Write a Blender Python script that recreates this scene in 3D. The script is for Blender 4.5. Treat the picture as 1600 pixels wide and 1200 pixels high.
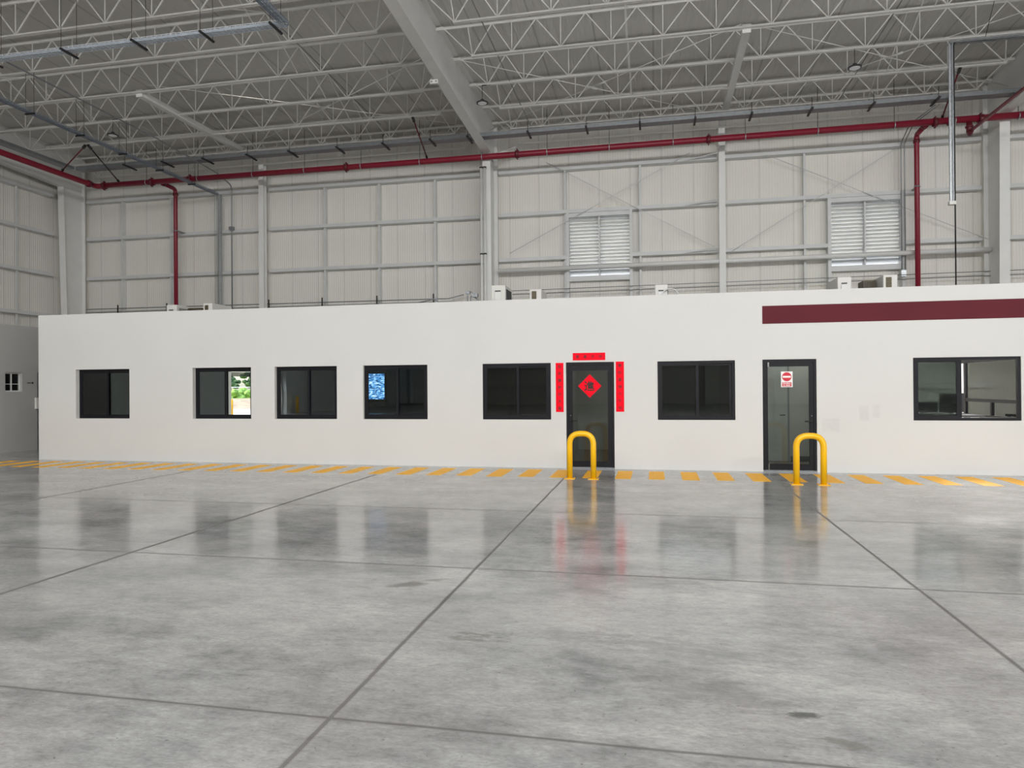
import bpy, bmesh, math, random
from mathutils import Vector, Matrix
random.seed(7)
D = bpy.data
for o in list(D.objects): D.objects.remove(o)
sc = bpy.context.scene
col = sc.collection
R = math.radians

# ------------------------------------------------------------------ camera
cd = D.cameras.new('camera'); cam = D.objects.new('camera', cd); col.objects.link(cam)
cd.sensor_fit = 'HORIZONTAL'; cd.sensor_width = 36.0
cd.lens = 1079.9 * 36.0 / 1600.0
cd.clip_start = 0.05; cd.clip_end = 800
yaw, pit, rol = R(-11.6367), R(0.2353), R(-0.4188)
fwd = Vector((math.sin(yaw)*math.cos(pit), math.cos(yaw)*math.cos(pit), math.sin(pit)))
rt = Vector((math.cos(yaw), -math.sin(yaw), 0)); up = rt.cross(fwd)
r2 = rt*math.cos(rol) + up*math.sin(rol); u2 = -rt*math.sin(rol) + up*math.cos(rol)
cam.matrix_world = Matrix(((r2.x, u2.x, -fwd.x, 0), (r2.y, u2.y, -fwd.y, 0), (r2.z, u2.z, -fwd.z, 1.6), (0, 0, 0, 1)))
sc.camera = cam
sc.view_settings.view_transform = 'Standard'; sc.view_settings.look = 'None'
sc.view_settings.exposure = 0.0; sc.view_settings.gamma = 1.0
sc.view_settings.use_curve_mapping = False
sc.cycles.max_bounces = 10; sc.cycles.diffuse_bounces = 5; sc.cycles.glossy_bounces = 5
sc.cycles.transparent_max_bounces = 16; sc.cycles.transmission_bounces = 6
sc.cycles.use_denoising = True
sc.cycles.caustics_reflective = False; sc.cycles.caustics_refractive = False

# ------------------------------------------------------------------ sky, sun, added area lights for daylight
w = D.worlds.new('sky'); sc.world = w; w.use_nodes = True
wn = w.node_tree.nodes; wl = w.node_tree.links
bg = wn['Background']; sky = wn.new('ShaderNodeTexSky'); sky.sky_type = 'NISHITA'
sky.sun_disc = False; sky.sun_elevation = R(52); sky.sun_rotation = R(-60); sky.air_density = 1.0; sky.dust_density = 2.0
wl.new(sky.outputs[0], bg.inputs[0]); bg.inputs[1].default_value = 1.1
sl = D.lights.new('sun', 'SUN'); sl.energy = 6.5; sl.angle = R(0.6); sl.color = (1, 0.95, 0.86)
so = D.objects.new('sun', sl); col.objects.link(so)
so.rotation_euler = Vector((0.45, -0.35, -0.82)).to_track_quat('-Z', 'Y').to_euler()

def area(name, loc, direction, sx, sy, power, color=(1, 1, 1)):
    l = D.lights.new(name, 'AREA'); l.shape = 'RECTANGLE'; l.size = sx; l.size_y = sy
    l.energy = power; l.color = color
    o = D.objects.new(name, l); col.objects.link(o); o.location = loc
    o.rotation_euler = Vector(direction).to_track_quat('-Z', 'Y').to_euler()
    return o
LS = 0.58
for x, pw in ((-7.0, 1650), (3.0, 3900), (13.0, 2200)):       # added unseen fill lights high behind the viewer, facing the back wall
    area('added_fill_high', (x, -15.8, 10.15), (0, 1, 0.02), 9.0, 1.5, pw*LS, (0.985, 0.99, 0.985))
for (x, y) in ((-10, 6.5), (2, 6.5), (15, 6.5)):                         # added unseen fill lights under the roof, the row nearest the office
    area('added_fill_roof', (x, y, 10.55), (0, 0, -1), 2.4, 4.0, 330*LS, (0.985, 0.99, 0.985))
for (x, y) in ((-12, -4), (2, -4), (16, -4), (-12, -12), (2, -12), (16, -12)):  # more added fill lights under the roof, overhead and behind
    area('added_fill_roof', (x, y, 10.55), (0, 0, -1), 2.4, 5.0, (550 if y > -8 else 1000)*LS, (0.985, 0.99, 0.985))
for y in (-8.0, -15.0, -22.0):                                          # added side lights in wall gaps made to lift the ceiling
    area('added_fill_side', (27.3, y, 2.6), (-1, 0.3, 0.3), 5.0, 4.8, 1150*LS, (1, 0.99, 0.96))

# ------------------------------------------------------------------ materials
def mat(name, c=(0.8, 0.8, 0.8), rough=0.5, metal=0.0, spec=0.5):
    m = D.materials.new(name); m.use_nodes = True
    b = m.node_tree.nodes['Principled BSDF']
    b.inputs['Base Color'].default_value = (*c, 1); b.inputs['Roughness'].default_value = rough
    b.inputs['Metallic'].default_value = metal; b.inputs['Specular IOR Level'].default_value = spec
    return m
def N(m, t, **k):
    n = m.node_tree.nodes.new(t)
    for a, b in k.items(): setattr(n, a, b)
    return n
def L(m, a, b): m.node_tree.links.new(a, b)
def bsdf(m): return m.node_tree.nodes['Principled BSDF']
def pos(m):
    return N(m, 'ShaderNodeNewGeometry').outputs['Position']
def mathn(m, op, a, b=None, c=None):
    n = N(m, 'ShaderNodeMath', operation=op)
    for i, v in enumerate((a, b, c)):
        if v is None: continue
        if isinstance(v, (int, float)): n.inputs[i].default_value = v
        else: L(m, v, n.inputs[i])
    return n.outputs[0]
def noise(m, vec, scale, detail=4, rough=0.55, sc3=None):
    mp = N(m, 'ShaderNodeMapping'); L(m, vec, mp.inputs[0])
    if sc3: mp.inputs['Scale'].default_value = sc3
    n = N(m, 'ShaderNodeTexNoise'); L(m, mp.outputs[0], n.inputs['Vector'])
    n.inputs['Scale'].default_value = scale; n.inputs['Detail'].default_value = detail; n.inputs['Roughness'].default_value = rough
    return n.outputs['Fac']
def ramp(m, fac, stops):
    r = N(m, 'ShaderNodeValToRGB'); L(m, fac, r.inputs[0])
    e = r.color_ramp.elements
    while len(e) < len(stops): e.new(0.5)
    for i, (p, c) in enumerate(stops):
        e[i].position = p; e[i].color = (*c, 1) if len(c) == 3 else c
    return r.outputs[0]
def mix(m, f, a, b, mode='MIX'):
    n = N(m, 'ShaderNodeMix', data_type='RGBA', blend_type=mode)
    for s, v in ((n.inputs[0], f), (n.inputs[6], a), (n.inputs[7], b)):
        if isinstance(v, (int, float)): s.default_value = v
        elif isinstance(v, tuple): s.default_value = (*v, 1)
        else: L(m, v, s)
    return n.outputs[2]
def g(v): return (v, v, v)
def smooth_band(m, v, lo, hi, soft):
    a = N(m, 'ShaderNodeMapRange', interpolation_type='SMOOTHSTEP'); L(m, v, a.inputs[0])
    a.inputs[1].default_value = lo-soft; a.inputs[2].default_value = lo+soft
    b = N(m, 'ShaderNodeMapRange', interpolation_type='SMOOTHSTEP'); L(m, v, b.inputs[0])
    b.inputs[1].default_value = hi-soft; b.inputs[2].default_value = hi+soft
    return mathn(m, 'SUBTRACT', a.outputs[0], b.outputs[0])

M = {}
def plain(name, c, rough=0.5, metal=0.0, spec=0.5, var=0.06, scale=3.0, bump=0.0, bscale=60):
    m = mat(name, c, rough, metal, spec); p = pos(m)
    f = noise(m, p, scale)
    lo = tuple(max(0, x*(1-var)) for x in c); hi = tuple(min(1, x*(1+var)) for x in c)
    L(m, ramp(m, f, [(0.3, lo), (0.7, hi)]), bsdf(m).inputs['Base Color'])
    if bump:
        bn = N(m, 'ShaderNodeBump'); bn.inputs['Strength'].default_value = bump; bn.inputs['Distance'].default_value = 0.01
        L(m, noise(m, p, bscale), bn.inputs['Height']); L(m, bn.outputs[0], bsdf(m).inputs['Normal'])
    M[name] = m; return m
plain('plaster', (0.685, 0.68, 0.665), 0.75, spec=0.25, var=0.015, scale=0.8, bump=0.08, bscale=25)
m = M['plaster']; p = pos(m); sp = N(m, 'ShaderNodeSeparateXYZ'); L(m, p, sp.inputs[0])
b_ = bsdf(m); src = b_.inputs['Base Color'].links[0].from_socket; pm = None
for (x0_, x1_, z0_, z1_) in ((2.98, 3.27, 0.73, 0.98), (3.61, 3.77, 0.95, 1.21), (3.83, 3.95, 1.0, 1.23)):
    k_ = mathn(m, 'MULTIPLY', smooth_band(m, sp.outputs[0], x0_, x1_, 0.025), smooth_band(m, sp.outputs[2], z0_, z1_, 0.025))
    pm = k_ if pm is None else mathn(m, 'MAXIMUM', pm, k_)
pm = mathn(m, 'MULTIPLY', pm, noise(m, p, 14, 3))
L(m, mix(m, mathn(m, 'MULTIPLY', pm, 0.22), src, (0.3, 0.3, 0.3)), b_.inputs['Base Color'])
plain('plaster_grey', (0.45, 0.445, 0.432), 0.8, spec=0.2, var=0.03, scale=0.7)
plain('interior_wall', (0.62, 0.61, 0.59), 0.8, spec=0.2, var=0.02)
plain('interior_dark', (0.16, 0.16, 0.17), 0.8, spec=0.2, var=0.05)
plain('interior_floor', (0.25, 0.23, 0.2), 0.5, var=0.08)
plain('white_steel', (0.82, 0.82, 0.805), 0.5, var=0.03, scale=2)
plain('joist_steel', (0.86, 0.85, 0.82), 0.5, var=0.04, scale=2)
plain('girt_steel', (0.68, 0.69, 0.69), 0.45, var=0.04, scale=2)
plain('galv', (0.28, 0.295, 0.31), 0.4, metal=0.55, var=0.12, scale=12)
plain('galv_bright', (0.48, 0.51, 0.54), 0.35, metal=0.7, var=0.1, scale=12)
plain('wire_bright', (0.80, 0.85, 0.92), 0.35, metal=0.3, var=0.1, scale=12)
plain('cable_blue', (0.42, 0.50, 0.62), 0.4, metal=0.2, var=0.1, scale=12)
plain('galv_blue', (0.33, 0.38, 0.46), 0.35, metal=0.6, var=0.1, scale=12)
plain('red_pipe', (0.25, 0.010, 0.030), 0.4, var=0.08, scale=3)
plain('red_dark', (0.13, 0.012, 0.02), 0.45, var=0.08)
plain('black_metal', (0.012, 0.012, 0.015), 0.4, var=0.15)
plain('frame_black', (0.006, 0.006, 0.009), 0.5, spec=0.25, var=0.1)
plain('rubber_black', (0.01, 0.01, 0.01), 0.7, var=0.1)
plain('maroon', (0.125, 0.026, 0.034), 0.8, spec=0.12, var=0.05, scale=1.2)
plain('yellow_paint', (1.0, 0.53, 0.004), 0.32, var=0.03, scale=4)
plain('yellow_floor_paint', (1.0, 0.50, 0.035), 0.55, spec=0.25, var=0.03, scale=4)
plain('red_paper', (0.95, 0.008, 0.025), 0.8, spec=0.1, var=0.06, scale=20)
plain('ink', (0.03, 0.008, 0.006), 0.6)
plain('sign_white', (0.85, 0.84, 0.83), 0.4, var=0.02)
plain('sign_red', (0.62, 0.008, 0.03), 0.4, var=0.03)
plain('plastic_white', (0.75, 0.74, 0.70), 0.45, var=0.03, scale=5)
plain('plastic_beige', (0.55, 0.53, 0.48), 0.5, var=0.03, scale=5)
plain('coil_dark', (0.11, 0.09, 0.05), 0.5, metal=0.3, var=0.3, scale=30)
plain('white_pipe', (0.78, 0.78, 0.77), 0.35, var=0.03)
plain('lamp_lens', (0.95, 0.94, 0.97), 0.3, var=0.03)
plain('slat', (0.90, 0.91, 0.88), 0.5, var=0.04, scale=3)
m = M['slat']; b_ = bsdf(m); tl = N(m, 'ShaderNodeBsdfTranslucent'); tl.inputs[0].default_value = (0.80, 0.78, 0.76, 1)
mx_ = N(m, 'ShaderNodeMixShader'); mx_.inputs[0].default_value = 0.5; L(m, b_.outputs[0], mx_.inputs[1]); L(m, tl.outputs[0], mx_.inputs[2]); L(m, mx_.outputs[0], m.node_tree.nodes['Material Output'].inputs[0])
plain('sill_daylight_tint', (0.42, 0.52, 0.66), 0.5, var=0.05)  # bluish outside light at the louvre foot, put into the colour
plain('desk', (0.035, 0.035, 0.04), 0.45, var=0.1)
plain('bark', (0.09, 0.065, 0.045), 0.9, var=0.3, scale=6)
plain('leaf', (0.07, 0.13, 0.035), 0.7, var=0.5, scale=3)
plain('leaf_light', (0.22, 0.36, 0.06), 0.7, var=0.4, scale=3)
plain('outside_ground', (0.46, 0.45, 0.42), 0.9, var=0.12, scale=0.3)
plain('grass', (0.26, 0.30, 0.09), 0.95, var=0.5, scale=0.6)
plain('dirt', (0.36, 0.27, 0.18), 0.95, var=0.4, scale=1.2)
plain('door_grey', (0.55, 0.56, 0.55), 0.5, var=0.02)

# metal wall panels with fine flutes and a seam every 1.05 m
def panel_mat(name, axis, off):
    m = mat(name, (0.6, 0.59, 0.54), 0.55, spec=0.35); p = pos(m)
    sp = N(m, 'ShaderNodeSeparateXYZ'); L(m, p, sp.inputs[0]); x = sp.outputs[axis]
    u = mathn(m, 'DIVIDE', mathn(m, 'SUBTRACT', x, off-105.0), 1.05)
    fr = mathn(m, 'FRACT', u)
    seam = smooth_band(m, fr, 0.49, 0.51, 0.006)
    fl = mathn(m, 'FRACT', mathn(m, 'MULTIPLY', u, 12.0))
    flute = smooth_band(m, fl, 0.25, 0.75, 0.12)
    idx = mathn(m, 'FLOOR', mathn(m, 'ADD', u, 0.5))
    wn_ = N(m, 'ShaderNodeTexWhiteNoise', noise_dimensions='1D'); L(m, idx, wn_.inputs['W'])
    base = mix(m, wn_.outputs['Value'], (0.84, 0.81, 0.765), (0.84, 0.828, 0.755))
    base = mix(m, mathn(m, 'MULTIPLY', noise(m, p, 0.35), 0.6), base, (0.82, 0.795, 0.75))
    c = mix(m, mathn(m, 'MULTIPLY', flute, 0.07), base, (0.3, 0.3, 0.28))
    c = mix(m, mathn(m, 'MULTIPLY', seam, 0.38), c, (0.25, 0.25, 0.24))
    L(m, c, bsdf(m).inputs['Base Color'])
    bn = N(m, 'ShaderNodeBump'); bn.inputs['Strength'].default_value = 0.35; bn.inputs['Distance'].default_value = 0.01
    L(m, mathn(m, 'SUBTRACT', flute, seam), bn.inputs['Height']); L(m, bn.outputs[0], bsdf(m).inputs['Normal'])
    M[name] = m
panel_mat('panel_x', 0, -3.91 + 0.525)
panel_mat('panel_y', 1, 0.2)

# foil faced roof insulation
m = mat('foil', (0.30, 0.29, 0.28), 0.42, metal=0.35); p = pos(m)
sp = N(m, 'ShaderNodeSeparateXYZ'); L(m, p, sp.inputs[0])
wr = noise(m, p, 1.0, 5, 0.6, (6.0, 0.5, 1))
wr2 = noise(m, p, 0.5, 3, 0.5)
seam = mathn(m, 'FRACT', mathn(m, 'DIVIDE', mathn(m, 'ADD', sp.outputs[0], 100.3), 1.52))
sb = smooth_band(m, seam, 0.0, 0.03, 0.006)
c = mix(m, wr2, (0.66, 0.645, 0.62), (0.73, 0.715, 0.69))
c = mix(m, mathn(m, 'MULTIPLY', sb, 0.35), c, (0.12, 0.12, 0.12))
L(m, c, bsdf(m).inputs['Base Color'])
bn = N(m, 'ShaderNodeBump'); bn.inputs['Strength'].default_value = 1.0; bn.inputs['Distance'].default_value = 0.08
L(m, mathn(m, 'ADD', wr, mathn(m, 'MULTIPLY', wr2, 1.5)), bn.inputs['Height']); L(m, bn.outputs[0], bsdf(m).inputs['Normal'])
M['foil'] = m

# polished concrete slab with saw-cut joints, cloudy mottling, specks and a few stains
m = mat('concrete', (0.35, 0.35, 0.34), 0.25, spec=0.5); p = pos(m)
sp = N(m, 'ShaderNodeSeparateXYZ'); L(m, p, sp.inputs[0]); X, Y = sp.outputs[0], sp.outputs[1]
n1 = noise(m, p, 0.9, 6, 0.62, (1, 1.6, 1)); n2 = noise(m, p, 4.5, 6, 0.65, (1, 1.7, 1)); n3 = noise(m, p, 26, 8, 0.8)
n0 = noise(m, p, 0.25, 3, 0.5); hue = noise(m, p, 0.8, 3, 0.5)
s = mathn(m, 'ADD', mathn(m, 'MULTIPLY', n1, 0.66), mathn(m, 'ADD', mathn(m, 'MULTIPLY', n2, 0.24), mathn(m, 'MULTIPLY', n3, 0.12)))
c = ramp(m, s, [(0.38, (0.215, 0.217, 0.218)), (0.50, (0.375, 0.376, 0.372)), (0.63, (0.53, 0.525, 0.512))])
c = mix(m, mathn(m, 'MULTIPLY', ramp(m, hue, [(0.42, g(0)), (0.62, g(1))]), 0.35), c, (0.44, 0.41, 0.395))
c = mix(m, mathn(m, 'MULTIPLY', ramp(m, n0, [(0.35, g(1)), (0.6, g(0))]), 0.3), c, (0.22, 0.225, 0.225))
fine = noise(m, p, 40, 6, 0.75, (0.7, 1.5, 1)); mid = noise(m, p, 11, 7, 0.75, (0.7, 1.6, 1))
c = mix(m, 1.0, c, ramp(m, fine, [(0.36, g(0.84)), (0.62, g(1.08))]), 'MULTIPLY')
c = mix(m, 1.0, c, ramp(m, mid, [(0.36, g(0.84)), (0.50, g(1.0)), (0.64, g(1.10))]), 'MULTIPLY')
sp1 = noise(m, p, 34, 2, 0.5)
c = mix(m, ramp(m, sp1, [(0.70, g(0)), (0.74, g(0.5))]), c, (0.08, 0.075, 0.07))
sp2 = noise(m, p, 9, 2, 0.5)
c = mix(m, ramp(m, sp2, [(0.74, g(0)), (0.78, g(0.3))]), c, (0.12, 0.11, 0.105))
dist = noise(m, p, 7, 6, 0.7, (0.6, 1.6, 1))
def stain(cx, cy, rx, ry, ang, amt, colr, c, dn=1.0):
    ca, sa = math.cos(ang), math.sin(ang)
    dx = mathn(m, 'SUBTRACT', X, cx); dy = mathn(m, 'SUBTRACT', Y, cy)
    a = mathn(m, 'DIVIDE', mathn(m, 'ADD', mathn(m, 'MULTIPLY', dx, ca), mathn(m, 'MULTIPLY', dy, sa)), rx)
    b = mathn(m, 'DIVIDE', mathn(m, 'SUBTRACT', mathn(m, 'MULTIPLY', dy, ca), mathn(m, 'MULTIPLY', dx, sa)), ry)
    r_ = mathn(m, 'SQRT', mathn(m, 'ADD', mathn(m, 'MULTIPLY', a, a), mathn(m, 'MULTIPLY', b, b)))
    r_ = mathn(m, 'ADD', r_, mathn(m, 'MULTIPLY', mathn(m, 'SUBTRACT', dist, 0.5), 5.0*dn))
    k = N(m, 'ShaderNodeMapRange', interpolation_type='SMOOTHSTEP'); L(m, r_, k.inputs[0])
    k.inputs[1].default_value = 1.35; k.inputs[2].default_value = 0.55; k.inputs[3].default_value = 0; k.inputs[4].default_value = amt
    return mix(m, k.outputs[0], c, colr)
STAINS = [(-1.98, 5.33, 0.15, 0.075, 0.35, 0.85, (0.12, 0.11, 0.10), 0.45), (-1.80, 5.50, 0.12, 0.04, 0.35, 0.6, (0.13, 0.12, 0.11), 0.8),
          (0.70, 3.57, 0.075, 0.03, 0.0, 0.85, (0.07, 0.075, 0.07), 0.9), (0.83, 3.30, 0.11, 0.05, -0.25, 0.55, (0.16, 0.145, 0.125), 1.0),
          (-1.08, 4.33, 0.13, 0.07, 0.3, 0.6, (0.15, 0.13, 0.12), 1.6), (0.05, 4.35, 0.55, 0.12, -0.15, 0.35, (0.17, 0.17, 0.17), 1.2),
          (0.35, 3.72, 0.42, 0.12, -0.35, 0.35, (0.17, 0.165, 0.16), 1.2), (-6.6, 7.2, 0.5, 0.2, 0.4, 0.25, (0.18, 0.17, 0.16), 1.2)]
for st in STAINS: c = stain(*st[:7], c, st[7])
# joints
w_n = mathn(m, 'MULTIPLY', mathn(m, 'SUBTRACT', noise(m, p, 1.5, 3), 0.5), 0.02)
joint = None
for a in (-12.6, -8.92, -5.05, -1.555, 2.0, 5.5, 9.0):
    d_ = mathn(m, 'ABSOLUTE', mathn(m, 'SUBTRACT', mathn(m, 'ADD', X, w_n), a))
    j = N(m, 'ShaderNodeMapRange'); L(m, d_, j.inputs[0]); j.inputs[1].default_value = 0.019 if a > -4 else 0.030; j.inputs[2].default_value = 0.009 if a > -4 else 0.014
    j.inputs[3].default_value = 0; j.inputs[4].default_value = 1
    jj = mathn(m, 'MULTIPLY', j.outputs[0], mathn(m, 'LESS_THAN', Y, 12.0))
    joint = jj if joint is None else mathn(m, 'MAXIMUM', joint, jj)
for b in (0.3, 3.11, 5.91, 8.74):
    d_ = mathn(m, 'ABSOLUTE', mathn(m, 'SUBTRACT', mathn(m, 'ADD', Y, w_n), b))
    j = N(m, 'ShaderNodeMapRange'); L(m, d_, j.inputs[0]); j.inputs[1].default_value = 0.017; j.inputs[2].default_value = 0.007
    j.inputs[3].default_value = 0; j.inputs[4].default_value = 1.0
    joint = mathn(m, 'MAXIMUM', joint, j.outputs[0])
c = mix(m, mathn(m, 'MULTIPLY', joint, 0.72), c, (0.10, 0.092, 0.085))
L(m, c, bsdf(m).inputs['Base Color'])
rg = N(m, 'ShaderNodeMapRange'); L(m, s, rg.inputs[0]); rg.inputs[1].default_value = 0.35; rg.inputs[2].default_value = 0.65
rg.inputs[3].default_value = 0.10; rg.inputs[4].default_value = 0.19
L(m, mathn(m, 'MAXIMUM', rg.outputs[0], mathn(m, 'MULTIPLY', joint, 0.8)), bsdf(m).inputs['Roughness'])
bn = N(m, 'ShaderNodeBump'); bn.inputs['Strength'].default_value = 0.05; bn.inputs['Distance'].default_value = 0.01
L(m, n2, bn.inputs['Height']); L(m, bn.outputs[0], bsdf(m).inputs['Normal'])
M['concrete'] = m

def glass_mat(name, tint, refl, rough=0.0, wobble=0.0):
    m = D.materials.new(name); m.use_nodes = True; nt = m.node_tree; nt.nodes.remove(nt.nodes['Principled BSDF'])
    out = nt.nodes['Material Output']
    tr = nt.nodes.new('ShaderNodeBsdfTransparent'); tr.inputs[0].default_value = (*tint, 1)
    gl = nt.nodes.new('ShaderNodeBsdfGlossy'); gl.inputs['Roughness'].default_value = rough; gl.inputs[0].default_value = (0.95, 1, 0.98, 1)
    if wobble:
        bn = nt.nodes.new('ShaderNodeBump'); bn.inputs['Strength'].default_value = wobble; bn.inputs['Distance'].default_value = 0.02
        L(m, noise(m, pos(m), 1.6, 1), bn.inputs['Height']); L(m, bn.outputs[0], gl.inputs['Normal'])
    fr = nt.nodes.new('ShaderNodeFresnel'); fr.inputs[0].default_value = 1.5
    f = mathn(m, 'ADD', fr.outputs[0], refl)
    mx = nt.nodes.new('ShaderNodeMixShader'); L(m, f, mx.inputs[0])
    nt.links.new(tr.outputs[0], mx.inputs[1]); nt.links.new(gl.outputs[0], mx.inputs[2]); nt.links.new(mx.outputs[0], out.inputs[0])
    M[name] = m
glass_mat('glass_tinted', (0.46, 0.49, 0.48), 0.015, wobble=0.03)
glass_mat('glass_mirrored', (0.3, 0.32, 0.32), 0.45)
glass_mat('glass_clear', (0.92, 0.94, 0.93), 0.02)
glass_mat('glass_door', (0.66, 0.69, 0.67), 0.0)

def emit(name, c, s):
    m = D.materials.new(name); m.use_nodes = True; b = bsdf(m)
    b.inputs['Base Color'].default_value = (0.02, 0.02, 0.02, 1)
    b.inputs['Emission Color'].default_value = (*c, 1); b.inputs['Emission Strength'].default_value = s
    M[name] = m; return m
emit('added_panel_light', (1, 0.98, 0.94), 2.2)  # glow of the added ceiling panels
m = emit('screen', (0.1, 0.4, 0.9), 6.0); p = pos(m)
vo = N(m, 'ShaderNodeTexVoronoi'); mp = N(m, 'ShaderNodeMapping'); mp.inputs['Scale'].default_value = (5, 1, 9)
L(m, p, mp.inputs[0]); L(m, mp.outputs[0], vo.inputs['Vector']); vo.inputs['Scale'].default_value = 1.6
cc = ramp(m, noise(m, p, 11, 3, 0.6, (1, 1, 2.2)), [(0.38, (0.01, 0.03, 0.09)), (0.48, (0.04, 0.16, 0.42)), (0.58, (0.16, 0.48, 0.95)), (0.66, (0.75, 0.85, 0.8))])
sp = N(m, 'ShaderNodeSeparateXYZ'); L(m, p, sp.inputs[0])
gx = mathn(m, 'FRACT', mathn(m, 'DIVIDE', mathn(m, 'ADD', sp.outputs[0], 50.0), 0.27)); gz = mathn(m, 'FRACT', mathn(m, 'DIVIDE', sp.outputs[2], 0.165))
gr = mathn(m, 'MAXIMUM', smooth_band(m, gx, 0.46, 0.54, 0.01), smooth_band(m, gz, 0.45, 0.55, 0.01))
L(m, mix(m, mathn(m, 'MULTIPLY', gr, 0.5), cc, (0.3, 0.5, 0.85)), bsdf(m).inputs['Emission Color'])

# ------------------------------------------------------------------ mesh helpers
def box(bm, x0, x1, y0, y1, z0, z1):
    vs = [bm.verts.new((x, y, z)) for x in (x0, x1) for y in (y0, y1) for z in (z0, z1)]
    for f in ((0, 1, 3, 2), (4, 6, 7, 5), (0, 4, 5, 1), (2, 3, 7, 6), (0, 2, 6, 4), (1, 5, 7, 3)):
        bm.faces.new([vs[i] for i in f])
def prism(bm, poly, axis, a0, a1):
    """poly: list of 2-D points in the plane normal to axis, extruded from a0 to a1"""
    def P(u, v, a): return {'x': (a, u, v), 'y': (u, a, v), 'z': (u, v, a)}[axis]
    A = [bm.verts.new(P(u, v, a0)) for u, v in poly]; B = [bm.verts.new(P(u, v, a1)) for u, v in poly]
    n = len(poly); bm.faces.new(A); bm.faces.new(B[::-1])
    for i in range(n): bm.faces.new((A[i], B[i], B[(i+1) % n], A[(i+1) % n]))
def frame_of(d):
    d = d.normalized(); a = Vector((0, 0, 1)) if abs(d.z) < 0.9 else Vector((1, 0, 0))
    s = d.cross(a).normalized(); return s, d.cross(s).normalized()
def cyl(bm, p, q, r, n=10, r2=None):
    p, q = Vector(p), Vector(q); s, t = frame_of(q-p); r2 = r if r2 is None else r2
    A = [bm.verts.new(p + r*(math.cos(2*math.pi*i/n)*s + math.sin(2*math.pi*i/n)*t)) for i in range(n)]
    B = [bm.verts.new(q + r2*(math.cos(2*math.pi*i/n)*s + math.sin(2*math.pi*i/n)*t)) for i in range(n)]
    bm.faces.new(A[::-1]); bm.faces.new(B)
    for i in range(n):
        f = bm.faces.new((A[i], A[(i+1) % n], B[(i+1) % n], B[i])); f.smooth = n > 5
def bar(bm, p, q, w_, h_=None):
    """square-section bar"""
    p, q = Vector(p), Vector(q); s, t = frame_of(q-p); h_ = h_ or w_
    A = [bm.verts.new(p + s*a*w_/2 + t*b*h_/2) for a, b in ((-1, -1), (1, -1), (1, 1), (-1, 1))]
    B = [bm.verts.new(q + s*a*w_/2 + t*b*h_/2) for a, b in ((-1, -1), (1, -1), (1, 1), (-1, 1))]
    bm.faces.new(A[::-1]); bm.faces.new(B)
    for i in range(4): bm.faces.new((A[i], A[(i+1) % 4], B[(i+1) % 4], B[i]))
def rounded(path, rad, steps=6):
    P = [Vector(a) for a in path]; out = [P[0]]
    for i in range(1, len(P)-1):
        a, b, c_ = P[i-1], P[i], P[i+1]
        d1 = (a-b); d2 = (c_-b); r_ = min(rad, d1.length*0.49, d2.length*0.49)
        s_, e_ = b + d1.normalized()*r_, b + d2.normalized()*r_
        for k in range(steps+1):
            t = k/steps; out.append(s_*(1-t)**2 + b*2*t*(1-t) + e_*t*t)
    out.append(P[-1]); return out
def tube(bm, path, r, n=10):
    P = [Vector(a) for a in path]; rings = []; prev = None
    for i, p_ in enumerate(P):
        d = (P[min(i+1, len(P)-1)] - P[max(i-1, 0)]).normalized()
        if prev is None: s, t = frame_of(d)
        else:
            s = (prev - d*prev.dot(d)).normalized(); t = d.cross(s)
        prev = s
        rings.append([bm.verts.new(p_ + r*(math.cos(2*math.pi*k/n)*s + math.sin(2*math.pi*k/n)*t)) for k in range(n)])
    for a, b in zip(rings, rings[1:]):
        for k in range(n):
            f = bm.faces.new((a[k], a[(k+1) % n], b[(k+1) % n], b[k])); f.smooth = True
    bm.faces.new(rings[0][::-1]); bm.faces.new(rings[-1])
def disc_y(bm, cx, cz, y0, y1, r, n=28, ri=0.0):
    if ri == 0:
        prism(bm, [(cx+r*math.cos(2*math.pi*i/n), cz+r*math.sin(2*math.pi*i/n)) for i in range(n)], 'y', y0, y1); return
    V = [[bm.verts.new((cx+rr*math.cos(2*math.pi*i/n), y, cz+rr*math.sin(2*math.pi*i/n))) for i in range(n)] for rr, y in ((r, y0), (r, y1), (ri, y1), (ri, y0))]
    for a in range(4):
        A, B = V[a], V[(a+1) % 4]
        for i in range(n): bm.faces.new((A[i], A[(i+1) % n], B[(i+1) % n], B[i]))

BM = bmesh.new
def wpos(o):
    v = Vector(o.location)
    while o.parent is not None: o = o.parent; v += Vector(o.location)
    return v
def obj(name, bm, m, parent=None, label=None, bevel=0.0, solid=True):
    bmesh.ops.recalc_face_normals(bm, faces=bm.faces)
    me = D.meshes.new(name); o = D.objects.new(name, me)
    if parent is None or parent == 'top':
        xs = [v.co for v in bm.verts]
        c_ = Vector(((min(v.x for v in xs)+max(v.x for v in xs))/2, (min(v.y for v in xs)+max(v.y for v in xs))/2, min(v.z for v in xs)))
        o.location = c_
    else:
        c_ = wpos(parent); o.parent = parent
        xs = [v.co for v in bm.verts]
        cc_ = Vector(((min(v.x for v in xs)+max(v.x for v in xs))/2, (min(v.y for v in xs)+max(v.y for v in xs))/2, (min(v.z for v in xs)+max(v.z for v in xs))/2))
        o.location = cc_ - c_; c_ = cc_
    bmesh.ops.translate(bm, verts=bm.verts, vec=-c_)
    bm.to_mesh(me); bm.free(); me.materials.append(M[m] if isinstance(m, str) else m)
    col.objects.link(o)
    if label: o['label'] = label
    if bevel:
        b = o.modifiers.new('bevel', 'BEVEL'); b.width = bevel; b.segments = 2; b.limit_method = 'ANGLE'
    return o
def tag(o, label, cat, group=None):
    o['label'] = label; o['category'] = cat
    if group: o['group'] = group
    return o
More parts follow.
